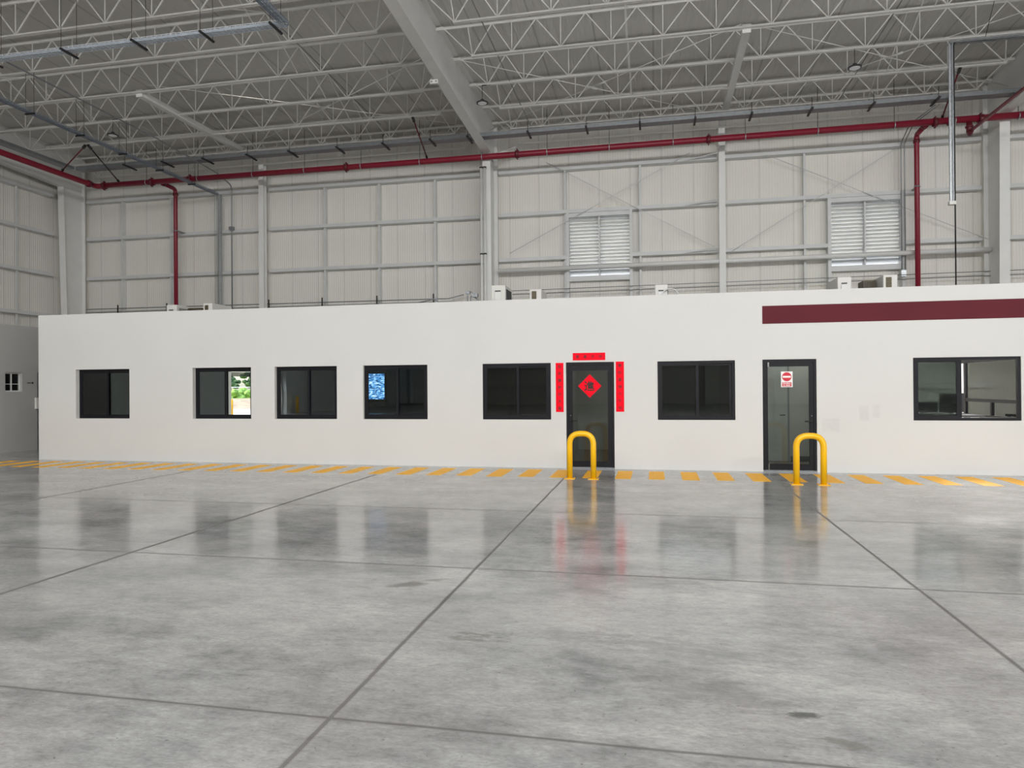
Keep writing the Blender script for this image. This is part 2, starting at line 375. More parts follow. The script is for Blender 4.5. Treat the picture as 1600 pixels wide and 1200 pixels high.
def thing(name, label, cat, loc, group=None):
    o = D.objects.new(name, None); col.objects.link(o); o.location = loc; o.empty_display_size = 0.2
    return tag(o, label, cat, group)
def struct(name, bm, m, parent=None):
    o = obj(name, bm, m, parent)
    if parent is None: o['kind'] = 'structure'
    return o
def dup(root, loc, label=None, group=None):
    r_ = root.copy(); col.objects.link(r_); r_.location = loc
    if label: r_['label'] = label
    if group: r_['group'] = group
    for ch in list(root.children):
        c_ = ch.copy(); col.objects.link(c_); c_.parent = r_
        for gch in list(ch.children):
            d_ = gch.copy(); col.objects.link(d_); d_.parent = c_
    return r_
def one(name, fn, m, label, cat, group=None, bevel=0.0):
    bm = BM(); fn(bm); return tag(obj(name, bm, m, bevel=bevel), label, cat, group)
def boxes(*bs):
    bm = BM()
    for b in bs: box(bm, *b)
    return bm
ORD = ['nearest to', 'second from', 'third from', 'fourth from', 'fifth from', 'sixth from', 'seventh from', 'eighth from', 'ninth from', 'tenth from']

# ================================================================== the shell
XL, XR, YB, YF = -22.9, 27.5, 23.9, -35.0
ZR = 11.2
struct('floor', boxes((XL-0.2, XR+0.2, YF-0.2, YB+0.2, -0.3, 0.0)), 'concrete')
bm = BM()       # roof deck with a slight fall to the back wall
v = [bm.verts.new(q) for q in ((XL, YF, 11.52), (XR, YF, 11.52), (XR, YB+0.1, 10.815), (XL, YB+0.1, 10.815), (XL, YF, 11.72), (XR, YF, 11.72), (XR, YB+0.1, 11.015), (XL, YB+0.1, 11.015))]
for f in ((0, 1, 2, 3), (7, 6, 5, 4), (0, 4, 5, 1), (1, 5, 6, 2), (2, 6, 7, 3), (3, 7, 4, 0)): bm.faces.new([v[i] for i in f])
struct('ceiling', bm, 'foil')
def zdeck(y): return 10.82 - 0.012*(y-YB)
# back wall with two louvre openings
LV = [(-2.83, -0.78), (5.56, 7.62)]; LZ0, LZ1 = 5.33, 7.42
bm = BM(); xs = [XL-0.2, LV[0][0], LV[0][1], LV[1][0], LV[1][1], XR+0.2]
for a, b in ((0, 1), (2, 3), (4, 5)): box(bm, xs[a], xs[b], YB, YB+0.12, 0, 10.95)
for a, b in LV: box(bm, a, b, YB, YB+0.12, 0, LZ0); box(bm, a, b, YB, YB+0.12, LZ1, 10.95)
struct('wall_back', bm, 'panel_x')
# left wall with an open dock door behind the camera
bm = BM(); box(bm, XL-0.12, XL, YF, -12.4, 0, 11.6); box(bm, XL-0.12, XL, -7.1, YB, 0, 11.6); box(bm, XL-0.12, XL, -12.4, -7.1, 2.55, 11.6)
struct('wall_left', bm, 'panel_y')
bm = BM(); box(bm, XR, XR+0.12, YF, YB, 5.1, 11.6)
for (a, b) in ((YF, -24.6), (-19.4, -17.6), (-12.4, -10.6), (-5.4, YB)): box(bm, XR, XR+0.12, a, b, 0, 5.1)  # gaps made for the added side lights
struct('wall_right', bm, 'panel_y')
bm = BM(); box(bm, XL, XR, YF-0.12, YF, 0, 11.7)
struct('wall_front', bm, 'panel_x')

# ================================================================== office block
YO = 13.45; XO = -13.95; HO = 3.33; OB = 19.8; TW = 0.16
WIN = [(-12.94, -11.53, 0.10), (-9.93, -8.51, 0.10), (-7.95, -6.52, 0.08), (-5.93, -4.53, 0.06), (-3.37, -1.99, 0.012), (0.06, 1.475, 0.012), (4.50, 6.20, 0.012)]
WZ0, WZ1 = 0.95, 2.065
DOORS = [(-1.69, -0.76), (1.96, 2.895)]; DZ = 2.07
bm = BM(); cuts = sorted([(a, b, WZ0, WZ1) for a, b, _ in WIN] + [(a, b, 0.0, DZ) for a, b in DOORS]); x = XO; XOR = 14.0
for a, b, z0, z1 in cuts:
    box(bm, x, a, YO, YO+TW, 0, HO); box(bm, a, b, YO, YO+TW, z1, HO)
    if z0 > 0: box(bm, a, b, YO, YO+TW, 0, z0)
    x = b
box(bm, x, XOR, YO, YO+TW, 0, HO)
box(bm, XO, XO+0.16, YO+TW, OB, 0, HO); box(bm, XO, XOR, OB, OB+0.16, 0, HO); box(bm, XOR-0.16, XOR, YO+TW, OB, 0, HO)
bmesh.ops.remove_doubles(bm, verts=bm.verts, dist=0.0005)
struct('wall_office', bm, 'plaster')
struct('ceiling_office', boxes((XO+0.16, XOR-0.16, YO+TW, OB, 2.75, 2.95)), 'interior_wall')
# room partitions
ROOM = struct('wall_office_rooms', boxes((-10.6, -10.5, YO+TW, OB, 0, 2.75), (-4.2, -4.1, YO+TW, OB, 0, 2.75), (-1.95, -1.88, YO+TW, 17.4, 0, 2.75),
        (-0.55, -0.47, YO+TW, 17.4, 0, 2.75), (-1.88, -0.55, 17.3, 17.4, 0, 2.75), (-10.5, -4.2, 17.2, 17.3, 0, 2.75), (1.75, 1.83, YO+TW, OB, 0, 2.75), (1.83, 3.4, 15.12, 15.2, 0, 2.75), (3.4, 3.48, YO+TW, OB, 0, 2.75),
        ), 'interior_wall')
struct('wall_office_side_room', boxes((7.35, 7.45, YO+TW, OB, 0, 2.75), (3.48, 7.35, 17.8, 17.9, 0, 2.75)), 'plastic_white')
struct('floor_office', boxes((XO+0.17, XOR-0.17, YO+TW+0.01, OB-0.01, 0.0, 0.02)), 'interior_floor')

# sliding windows
for i, (a, b, rec) in enumerate(WIN):
    n = i+1; y0 = YO+rec; fw = 0.05
    t = D.objects.new('window_%d' % n, None); col.objects.link(t); t.location = ((a+b)/2, y0, WZ0); t['kind'] = 'structure'
    z0, z1 = WZ0+0.002, WZ1-0.002; a_, b_ = a+0.002, b-0.002
    obj('window_frame', boxes((a_, b_, y0, y0+0.06, z0, z0+fw), (a_, b_, y0, y0+0.06, z1-fw, z1), (a_, a_+fw, y0, y0+0.06, z0+fw, z1-fw), (b_-fw, b_, y0, y0+0.06, z0+fw, z1-fw)), 'frame_black', t)
    mid = (a+b)/2 + (0.03 if i < 6 else -0.12)
    if i == 0: mid = a_ + (b-a)*0.53
    s_ = 0.035
    for j, (p0, p1, yy) in enumerate(((a_+fw, mid+0.02, y0+0.006), (mid-0.045, b_-fw, y0+0.032))):
        if i == 6 and j == 1: continue        # this sash is slid open behind the other
        sash = obj('sash', boxes((p0, p1, yy, yy+0.022, z0+fw, z0+fw+s_), (p0, p1, yy, yy+0.022, z1-fw-s_, z1-fw), (p0, p0+s_, yy, yy+0.022, z0+fw+s_, z1-fw-s_), (p1-0.05, p1, yy, yy+0.022, z0+fw+s_, z1-fw-s_)), 'frame_black', t)
        obj('pane', boxes((p0+s_, p1-0.05, yy+0.009, yy+0.014, z0+fw+s_, z1-fw-s_)), 'glass_mirrored' if (i, j) == (1, 1) else 'glass_tinted', sash)
    if i == 6:
        sash = obj('sash', boxes((a_+fw, mid+0.06, y0+0.032, y0+0.054, z0+fw, z0+fw+s_), (a_+fw, mid+0.06, y0+0.032, y0+0.054, z1-fw-s_, z1-fw), (mid+0.02, mid+0.06, y0+0.032, y0+0.054, z0+fw+s_, z1-fw-s_)), 'frame_black', t)
        obj('pane', boxes((a_+fw+0.01, mid+0.02, y0+0.041, y0+0.045, z0+fw+s_, z1-fw-s_)), 'glass_tinted', sash)
# glazed doors
for i, (a, b) in enumerate(DOORS):
    t = D.objects.new('door_%d' % (i+1), None); col.objects.link(t); t.location = ((a+b)/2, YO+0.01, 0); t['kind'] = 'structure'
    y0 = YO+0.01; a_, b_ = a+0.002, b-0.002
    obj('door_frame', boxes((a_, a_+0.045, y0, y0+0.08, 0.03, DZ-0.002), (b_-0.045, b_, y0, y0+0.08, 0.03, DZ-0.002), (a_+0.045, b_-0.045, y0, y0+0.08, DZ-0.05, DZ-0.002)), 'frame_black', t)
    st = 0.075
    la, lb = a_+0.047, b_-0.047; z0, z1 = 0.035, DZ-0.052
    leaf = obj('door_leaf', boxes((la, la+st-0.03*(i == 1), y0+0.012, y0+0.052, z0, z1), (lb-st, lb, y0+0.012, y0+0.052, z0, z1), (la+st, lb-st, y0+0.012, y0+0.052, z0, z0+0.11), (la+st, lb-st, y0+0.012, y0+0.052, z1-0.11+0.03*(i == 1), z1)), 'frame_black', t)
    obj('pane', boxes((la+st-0.03*(i == 1), lb-st, y0+0.029, y0+0.035, z0+0.11, z1-0.11+0.03*(i == 1))), 'glass_door', leaf)
    hx = lb-0.035 if i == 1 else la+0.035; sg = -1 if i == 1 else 1
    bm = BM(); cyl(bm, (hx, y0+0.012, 0.93), (hx, y0-0.04, 0.93), 0.012); cyl(bm, (hx, y0-0.04, 0.93), (hx+sg*0.13, y0-0.04, 0.93), 0.011); obj('handle', bm, 'black_metal', leaf)
    bm = BM(); cyl(bm, (hx, y0+0.012, 1.03), (hx, y0+0.004, 1.03), 0.009); obj('lock', bm, 'galv', leaf, 'small silver keyhole')
    obj('threshold', boxes((a_, b_, YO+0.002, YO+0.14, 0.001, 0.028)), 'galv', t)

one('fascia_band', lambda bm: box(bm, 1.965, 12.0, YO-0.006, YO-0.0005, 2.73, 3.06), 'maroon', 'dark maroon band painted along the top of the white office wall', 'painted band')

# vestibule seen through the second door
t = thing('inner_door', 'pale inner door seen through the glass door with the no-entry sign', 'door', (2.42, 15.1, 0.02))
obj('door_panel', boxes((2.18, 2.68, 15.06, 15.11, 0.03, 2.1)), 'door_grey', t)
obj('door_frame', boxes((2.68, 2.71, 15.05, 15.115, 0.02, 2.13), (2.15, 2.18, 15.05, 15.115, 0.02, 2.13), (2.18, 2.68, 15.05, 15.115, 2.10, 2.13)), 'galv', t)
bm = BM(); cyl(bm, (2.62, 15.06, 0.98), (2.62, 15.02, 0.98), 0.01); cyl(bm, (2.62, 15.02, 0.98), (2.52, 15.02, 0.98), 0.01); obj('handle', bm, 'black_metal', t)
bm = BM(); box(bm, 2.74, 3.38, 15.09, 15.118, 0.02, 0.13); o = obj('baseboard_vestibule', bm, 'desk'); o['kind'] = 'structure'
def added_panel(x, y, lab, sx=0.6, sy=0.6, pw=12):  # added unseen lamp, brightens the room behind the glass
    t = thing('added_ceiling_light', lab, 'added light', (x, y, 2.70))
    obj('frame', boxes((x-sx/2-0.02, x+sx/2+0.02, y-sy/2-0.02, y+sy/2+0.02, 2.715, 2.75)), 'plastic_white', t)
    obj('diffuser', boxes((x-sx/2, x+sx/2, y-sy/2, y+sy/2, 2.705, 2.716)), 'added_panel_light', t)
    l = D.lights.new('added_panel_light', 'AREA'); l.shape = 'RECTANGLE'; l.size = sx; l.size_y = sy; l.energy = pw; l.color = (1, 0.98, 0.94)
    o = D.objects.new('added_panel_light', l); col.objects.link(o); o.location = (x, y, 2.70)
added_panel(2.7, 14.35, 'added square light panel in the vestibule ceiling behind the no-entry door', pw=11)
added_panel(-1.2, 15.6, 'added square light panel in the lobby ceiling behind the red diamond door', pw=5)
added_panel(6.6, 15.1, 'added square light panel over the desk in the room with the open window', 1.2, 1.2, 330)

# room behind the open window : black desk, screens and a black glazed screen on the side
t = thing('desk', 'black office desk behind the window under the maroon band', 'desk', (5.35, 14.6, 0.02))
obj('desktop', boxes((4.5, 6.0, 14.3, 14.95, 0.97, 1.01)), 'desk', t)
for (x, y) in ((4.53, 14.33), (5.93, 14.33), (4.53, 14.88), (5.93, 14.88)): obj('leg', boxes((x, x+0.05, y, y+0.05, 0.02, 0.97)), 'desk', t)
for (x, wd, h, lab) in ((5.02, 0.46, 0.20, 'low black computer screen on the desk behind the open window'), (5.50, 0.42, 0.36, 'taller black computer screen on the desk behind the open window')):
    t = thing('computer_screen', lab, 'monitor', (x, 14.5, 1.01), 'screens on the office desk')
    obj('stand', boxes((x-0.1, x+0.1, 14.45, 14.6, 1.01, 1.02), (x-0.02, x+0.02, 14.5, 14.54, 1.02, 1.1)), 'black_metal', t)
    obj('display', boxes((x-wd/2, x+wd/2, 14.46, 14.5, 1.06, 1.06+h)), 'black_metal', t, bevel=0.005)
t = thing('glazed_screen', 'black framed glazed side screen seen through the open office window', 'partition', (6.32, 14.8, 0.02))
obj('frame', boxes((6.28, 6.34, 13.75, 16.3, 2.02, 2.10), (6.28, 6.34, 13.75, 16.3, 1.235, 1.30), (6.28, 6.34, 13.75, 16.3, 0.93, 0.985), (6.28, 6.34, 14.72, 14.79, 0.985, 1.235), (6.28, 6.34, 16.22, 16.3, 0.02, 2.02), (6.28, 6.34, 15.85, 15.93, 0.02, 2.02)), 'frame_black', t)
obj('pane', boxes((6.305, 6.315, 13.76, 15.85, 0.985, 2.02)), 'glass_clear', t)
one('girt_channel', lambda bm: (box(bm, 5.0, 7.34, 17.70, 17.795, 1.50, 1.60), box(bm, 7.26, 7.345, 17.22, 17.70, 1.50, 1.60), box(bm, 7.24, 7.345, 17.10, 17.22, 0.02, 2.7)), 'white_pipe', 'white steel channel and post on the wall beyond the glazed screen', 'wall channel')

# video wall screen behind windows 3 and 4
t = thing('wall_screen', 'wide blue glowing display on the control room wall behind the dark windows', 'screen', (-7.55, 17.1, 1.28))
obj('bezel', boxes((-8.28, -6.92, 17.12, 17.2, 1.22, 2.0)), 'black_metal', t)
obj('display', boxes((-8.25, -6.95, 17.105, 17.12, 1.30, 1.97)), 'screen', t)
for k in range(4):
    one('desk_phone', lambda bm: box(bm, -8.1+0.33*k, -7.95+0.33*k, 17.14, 17.2, 1.12, 1.16), 'plastic_white', 'small pale status light strip under the blue wall screen', 'indicator', 'status lights under the wall screen')
one('control_desk', lambda bm: (box(bm, -7.4, -4.9, 15.2, 15.8, 0.78, 0.98), box(bm, -7.3, -5.0, 15.25, 15.75, 0.02, 0.78)), 'desk', 'long dark control desk behind the window beside the couplet window', 'desk')

# ================================================================== floor marks
S0 = 0.60; PITCH = 0.572
for k in range(-29, 14):
    x = S0 + PITCH*k
    if x < -22 : continue
    w2 = 0.139 + random.uniform(-0.006, 0.006); y0 = 12.07 + random.uniform(-0.03, 0.02); y1 = 13.16 + random.uniform(-0.02, 0.03)
    bm = BM(); box(bm, x-w2, x+w2, y0, y1, 0.0, 0.0015)
    tag(obj('floor_stripe', bm, 'yellow_floor_paint'), 'yellow painted floor bar in the dashed row along the office wall', 'floor marking', 'yellow floor bars along the office wall')

# yellow hoop barriers
def hoop(x, y, label):
    t = thing('hoop_barrier', label, 'barrier', (x, y, 0), 'yellow hoop barriers before the office doors')
    h, wd, r_ = 0.80, 0.205, 0.049
    bm = BM(); tube(bm, rounded([(x-wd, y, 0.012), (x-wd, y, h-r_+0.03), (x+wd, y, h-r_+0.03), (x+wd, y, 0.012)], 0.19, 10), r_, 18); obj('hoop_tube', bm, 'yellow_paint', t)
    for s_ in (-1, 1):
        pl = obj('base_plate', boxes((x+s_*wd-0.09, x+s_*wd+0.09, y-0.075, y+0.075, 0.0, 0.012)), 'yellow_paint', t)
        for q in (-1, 1):
            bm = BM(); cyl(bm, (x+s_*wd+q*0.07, y-0.05, 0.012), (x+s_*wd+q*0.07, y-0.05, 0.026), 0.011, 6); obj('bolt', bm, 'galv', pl)
hoop(-1.245, 11.97, 'yellow tubular hoop standing before the door with the red diamond')
hoop(2.43, 11.80, 'yellow tubular hoop standing before the door with the no-entry sign')

# ================================================================== banners and signs
def text_bm(body, size, offset=0.0, extr=0.0006):
    cu = D.curves.new('lettering', 'FONT'); cu.body = body; cu.size = size; cu.offset = offset; cu.extrude = extr
    cu.align_x = 'CENTER'; cu.align_y = 'CENTER'; cu.resolution_u = 3
    o = D.objects.new('lettering', cu); col.objects.link(o)
    me = D.meshes.new_from_object(o.evaluated_get(bpy.context.evaluated_depsgraph_get()))
    D.objects.remove(o); D.curves.remove(cu)
    bm = BM(); bm.from_mesh(me); D.meshes.remove(me)
    if bm.verts:      # centre on the glyph's own box
        xs = [q.co.x for q in bm.verts]; ys = [q.co.y for q in bm.verts]
        bmesh.ops.translate(bm, verts=bm.verts, vec=(-(min(xs)+max(xs))/2, -(min(ys)+max(ys))/2, 0))
    return bm
def put_text(bm_to, body, size, x, y, z, offset=0.0, sx=1.0, sz=1.0):
    bm = text_bm(body, size, offset)
    mt = Matrix.Translation((x, y, z)) @ Matrix.Rotation(R(90), 4, 'X') @ Matrix.Diagonal((sx, sz, 1, 1))
    bmesh.ops.transform(bm, matrix=mt, verts=bm.verts)
    me = D.meshes.new('lettering'); bm.to_mesh(me); bm.free(); bm_to.from_mesh(me); D.meshes.remove(me)
def banner(name, x0, x1, z0, z1, chars, vertical, label):
    y = YO-0.0035
    t = thing(name, label, 'paper banner', ((x0+x1)/2, YO-0.001, z0), 'red paper couplets round the office door')
    obj('paper', boxes((x0, x1, y, YO-0.0005, z0, z1)), 'red_paper', t)
    bm = BM(); n = len(chars)
    for i, ch in enumerate(chars):
        if vertical: cx, cz = (x0+x1)/2, z1 - (i+0.55)*(z1-z0)/(n+0.1)
        else: cx, cz = x0 + (i+0.62)*(x1-x0)/(n+0.25), (z0+z1)/2
        put_text(bm, ch, 0.066, cx, y-0.001, cz, 0.0007)
    obj('brushed_characters', bm, 'ink', t, 'black brushed characters')
banner('couplet_banner', -1.893, -1.74, 1.10, 2.062, '似天情护行大都', True, 'tall red paper banner between the dark window and the glass door')
banner('couplet_banner', -0.725, -0.57, 1.105, 2.072, '春城富绿八千利', True, 'tall red paper banner on the hinge side of the glass door')
banner('door_banner', -1.555, -0.925, 2.105, 2.25, '春富海中', False, 'wide red paper banner above the glass door')
# diamond
t = thing('diamond_poster', 'red paper diamond with a large black character on the door glass', 'poster', (-1.232, YO+0.034, 1.38))
yd = YO+0.036; cx, cz, hh = -1.232, 1.605, 0.228
bm = BM(); prism(bm, [(cx-hh, cz), (cx, cz-hh), (cx+hh, cz), (cx, cz+hh)], 'y', yd-0.0015, yd); obj('paper', bm, 'red_paper', t)
bm = BM(); put_text(bm, '進', 0.205, cx-0.008, yd-0.0025, cz, 0.003); put_text(bm, '寶', 0.115, cx+0.022, yd-0.0027, cz+0.008, 0.002)
obj('brushed_character', bm, 'ink', t, 'black brushed character')
# no-entry sign
t = thing('no_entry_sign', 'white sign with red no-entry disc on the second door glass', 'sign', (2.39, YO+0.034, 1.56))
y = YO+0.036
obj('sign_board', boxes((2.288, 2.49, y-0.003, y, 1.558, 1.845)), 'sign_white', t)
bm = BM(); disc_y(bm, 2.389, 1.748, y-0.0045, y-0.003, 0.083); obj('red_disc', bm, 'sign_red', t)
obj('white_bar', boxes((2.318, 2.460, y-0.006, y-0.0045, 1.731, 1.765)), 'sign_white', t)
obj('text_panel', boxes((2.308, 2.470, y-0.0045, y-0.003, 1.570, 1.648)), 'sign_red', t)
bm = BM(); put_text(bm, 'PROHIBIDO', 0.036, 2.389, y-0.0055, 1.628, 0.0008, 0.70); put_text(bm, 'EL PASO', 0.042, 2.389, y-0.0055, 1.592, 0.0010, 0.78)
obj('white_lettering', bm, 'sign_white', t, 'white capital lettering')

# ================================================================== low side building at the far side
XW = -16.35
bm = BM(); box(bm, XW-0.15, XW, 6.0, 14.78, 0, 3.31); box(bm, XW-0.15, XW, 15.27, 15.72, 0, 3.31); box(bm, XW-0.15, XW, 16.6, 22.0, 0, 3.31)
box(bm, XW-0.15, XW, 14.78, 15.27, 0, 1.565); box(bm, XW-0.15, XW, 14.78, 15.27, 2.07, 3.31); box(bm, XW-0.15, XW, 15.72, 16.6, 2.08, 3.31)
box(bm, XL+0.6, XW-0.15, 6.0, 6.15, 0, 3.31); box(bm, XL+0.6, XW-0.15, 21.85, 22.0, 0, 3.31)
box(bm, XL+0.6, XW-0.15, 6.15, 21.85, 3.0, 3.15)
struct('wall_side_building', bm, 'plaster_grey')
t = D.objects.new('window_8', None); col.objects.link(t); t.location = (XW-0.08, 15.02, 1.565); t['kind'] = 'structure'
obj('window_frame', boxes((XW-0.12, XW-0.07, 14.782, 14.81, 1.567, 2.068), (XW-0.12, XW-0.07, 15.24, 15.268, 1.567, 2.068), (XW-0.12, XW-0.07, 14.81, 15.24, 1.567, 1.60), (XW-0.12, XW-0.07, 14.81, 15.24, 2.035, 2.068),
     (XW-0.11, XW-0.08, 15.01, 15.04, 1.60, 2.035), (XW-0.105, XW-0.085, 14.81, 15.24, 1.76, 1.775)), 'white_pipe', t)
obj('pane', boxes((XW-0.10, XW-0.095, 14.81, 15.24, 1.60, 2.035)), 'glass_tinted', t)
t = thing('door_sign', 'small dark lettered plate on the grey side building wall', 'sign', (XW+0.004, 15.5, 1.76))
obj('sign_plate', boxes((XW+0.0005, XW+0.004, 15.38, 15.62, 1.765, 1.835)), 'plaster_grey', t)
obj('dark_marks', boxes((XW+0.004, XW+0.006, 15.41, 15.53, 1.79, 1.81), (XW+0.004, XW+0.006, 15.55, 15.60, 1.775, 1.825)), 'desk', t, 'dark marks')
t = D.objects.new('door_3', None); col.objects.link(t); t.location = (XW-0.05, 16.15, 0); t['kind'] = 'structure'
obj('door_leaf', boxes((XW-0.10, XW-0.05, 15.76, 16.57, 0.0, 2.04)), 'plaster_grey', t)
obj('door_frame', boxes((XW-0.12, XW-0.02, 15.722, 15.76, 0, 2.078), (XW-0.12, XW-0.02, 16.57, 16.598, 0, 2.078), (XW-0.12, XW-0.02, 15.76, 16.57, 2.04, 2.078)), 'galv', t)
one('notice_box', lambda bm: box(bm, XW+0.001, XW+0.06, 15.64, 15.71, 1.1, 1.4), 'plastic_white', 'small white box on the wall beside the side building door', 'box')

# ================================================================== primary steel
def i_column(x, y0, y1b, y1t, label, ztop=9.5, w_=0.27):
    """tapered I column; flanges face the hall (y small) and the wall"""
    t = thing('steel_column', label, 'column', (x, 23.2, 0), 'white tapered frame columns')
    obj('back_flange', boxes((x-w_/2, x+w_/2, 23.58, 23.60, 0, zdeck(23.6)-0.02)), 'white_steel', t)
    bm = BM(); v = [bm.verts.new(q) for q in ((x-w_/2, y1b, 0), (x+w_/2, y1b, 0), (x+w_/2, y1t, ztop), (x-w_/2, y1t, ztop), (x-w_/2, y1b+0.02, 0), (x+w_/2, y1b+0.02, 0), (x+w_/2, y1t+0.02, ztop), (x-w_/2, y1t+0.02, ztop))]
    for f in ((3, 2, 1, 0), (4, 5, 6, 7), (0, 1, 5, 4), (1, 2, 6, 5), (2, 3, 7, 6), (3, 0, 4, 7)): bm.faces.new([v[i] for i in f])
    obj('front_flange', bm, 'white_steel', t)
    bm = BM(); prism(bm, [(y1b+0.02, 0), (23.58, 0), (23.58, ztop-0.02), (y1t+0.02, ztop-0.02)], 'x', x-0.008, x+0.008); obj('web', bm, 'white_steel', t)
i_column(-22.36, 0, 22.84, 22.56, 'white steel column in the corner behind the office roof')
i_column(-5.46, 0, 22.66, 22.52, 'white steel column under the broad central rafter', 9.42)
i_column(10.04, 0, 22.74, 22.54, 'white steel column past the red riser pipe')
i_column(25.5, 0, 22.74, 22.54, 'white steel column beyond the frame edge')
def rafter(x, label, fw=0.3):
    t = thing('roof_rafter', label, 'beam', (x, 8, 10), 'white tapered roof rafters')
    def zb(y): return 9.87 - 0.046*(y-13.86) if y > 4 else 10.32
    yE = 22.54
    bm = BM(); pts = [(y, zb(y)) for y in (-34.5, 4.0001, yE)]
    prism(bm, [(-34.5, 10.32), (3.99, 10.32), (yE, zb(yE)), (yE, zb(yE)-0.022), (3.99, 10.298), (-34.5, 10.298)], 'x', x-fw/2, x+fw/2); obj('bottom_flange', bm, 'white_steel', t)
    bm = BM(); prism(bm, [(-34.5, 10.32), (3.99, 10.32), (yE, zb(yE)), (23.57, zb(yE)), (23.57, zdeck(23.57)-0.02), (-34.5, zdeck(-34.5)-0.02)], 'x', x-0.008, x+0.008); obj('web', bm, 'white_steel', t)
    bm = BM(); prism(bm, [(-34.5, zdeck(-34.5)-0.02), (23.57, zdeck(23.57)-0.02), (23.57, zdeck(23.57)-0.001), (-34.5, zdeck(-34.5)-0.001)], 'x', x-fw/2, x+fw/2); obj('top_flange', bm, 'white_steel', t)
rafter(-22.36, 'white rafter running along the dim side wall')
rafter(-5.44, 'broad white central rafter running down to the middle column', 0.3)
rafter(10.04, 'white rafter at the frame edge above the red riser', 0.3)
for (x, lab) in ((-14.28, 'slender white wall column on the plain side of the central rafter'), (2.2, 'slender white wall column between the two louvre vents'), (17.8, 'slender white wall column beyond the second louvre')):
    t = thing('wind_column', lab, 'column', (x, 23.35, 0), 'slender wall columns')
    obj('shaft', boxes((x-0.10, x+0.10, 23.28, 23.295, 0, 9.95), (x-0.10, x+0.10, 23.48, 23.495, 0, 9.95), (x-0.008, x+0.008, 23.295, 23.48, 0, 9.95)), 'white_steel', t)
    obj('head_plate', boxes((x-0.13, x+0.13, 23.27, 23.5, 9.95, 9.97)), 'white_steel', t)
for (x, lab) in ((-14.28, 'white tube strut under the joists above the plain wall bay'), (2.2, 'white tube strut under the joists between the louvre vents')):
    t = thing('roof_strut', lab, 'beam', (x, 20, 10), 'white tube struts under the joists')
    bm = BM(); bar(bm, (x, 17.1, 10.02), (x, 23.25, 10.08), 0.18, 0.16); obj('tube', bm, 'white_steel', t)
    obj('end_plate', boxes((x-0.10, x+0.10, 17.08, 17.10, 9.92, 10.13)), 'white_steel', t)

# ------------------------------------------------------------------ open web joists
JD = 0.83
def zj(y): return 9.97 - 0.012*(y-20.31)
def make_joist(x0, x1, anchor, name='roof_joist'):
    """built at y = 0, bottom chord at z = 0"""
    t = thing(name, 'x', 'joist', (0, 0, 0), 'white lattice roof joists')
    Lg = x1-x0; nodes = []
    k = 0
    while 1.97+1.24*k < Lg-1.55: nodes.append(1.97+1.24*k); k += 1
    nodes = [x0+n_ if anchor == 0 else x1-n_ for n_ in nodes]; nodes.sort()
    e0, e1 = x0+0.92, x1-0.92
    cw = 0.036
    obj('bottom_chord', boxes((e0, e1, -0.05, -0.012, 0, 0.008), (e0, e1, 0.012, 0.05, 0, 0.008), (e0, e1, -0.018, -0.012, 0.008, 0.055), (e0, e1, 0.012, 0.018, 0.008, 0.055)), 'joist_steel', t)
    obj('top_chord', boxes((x0+0.16, x1-0.16, -0.05, -0.012, JD-0.008, JD), (x0+0.16, x1-0.16, 0.012, 0.05, JD-0.008, JD), (x0+0.16, x1-0.16, -0.018, -0.012, JD-0.055, JD-0.008), (x0+0.16, x1-0.16, 0.012, 0.018, JD-0.055, JD-0.008)), 'joist_steel', t)
    for s_, e_ in ((x0, e0), (x1, e1)):
        bm = BM(); a, b = sorted((s_, s_ + (0.2 if s_ < e_ else -0.2))); box(bm, a, b, -0.07, 0.07, JD-0.08, JD-0.0); obj('bearing_seat', bm, 'joist_steel', t)
    bots = [e0+0.03] + nodes + [e1-0.03]
    tops = [x0+0.2] + [(a+b)/2 for a, b in zip(bots, bots[1:])] + [x1-0.2]
    def dg(a, za, b, zb_, w_=0.024, nm='diagonal'):
        bm = BM(); bar(bm, (a, 0, za), (b, 0, zb_), w_); obj(nm, bm, 'joist_steel', t)
    for i, b_ in enumerate(bots):
        dg(b_, 0.03, tops[i], JD-0.03); dg(b_, 0.03, tops[i+1], JD-0.03)
        if 0 < i < len(bots)-1: dg(b_, 0.03, b_+0.001, JD-0.03, 0.02, 'vertical')
    dg(e0+0.03, 0.03, (x0+0.2+tops[1])/2, JD-0.03, 0.02, 'vertical'); dg(e1-0.03, 0.03, (x1-0.2+tops[-2])/2, JD-0.03, 0.02, 'vertical')
    return t
JY = [23.3, 21.95, 20.31, 18.67, 17.03, 15.39, 13.75, 12.11, 10.47]
for (x0, x1, anc, side) in ((-22.33, -5.46, 1, 'plain wall'), (-5.42, 10.02, 0, 'louvre')):
    j0 = make_joist(x0, x1, anc)
    for i, y in enumerate(JY):
        lab = 'white lattice roof joist, %s the back wall, on the %s side' % (ORD[i], side)
        if i == 0: j0.location = (0, y, zj(y)); j0['label'] = lab
        else: dup(j0, (0, y, zj(y)), lab)
jr = make_joist(10.06, 25.4, 0)
jr['label'] = 'white lattice roof joist against the back wall beyond the last rafter'; jr.location = (0, 23.3, zj(23.3))
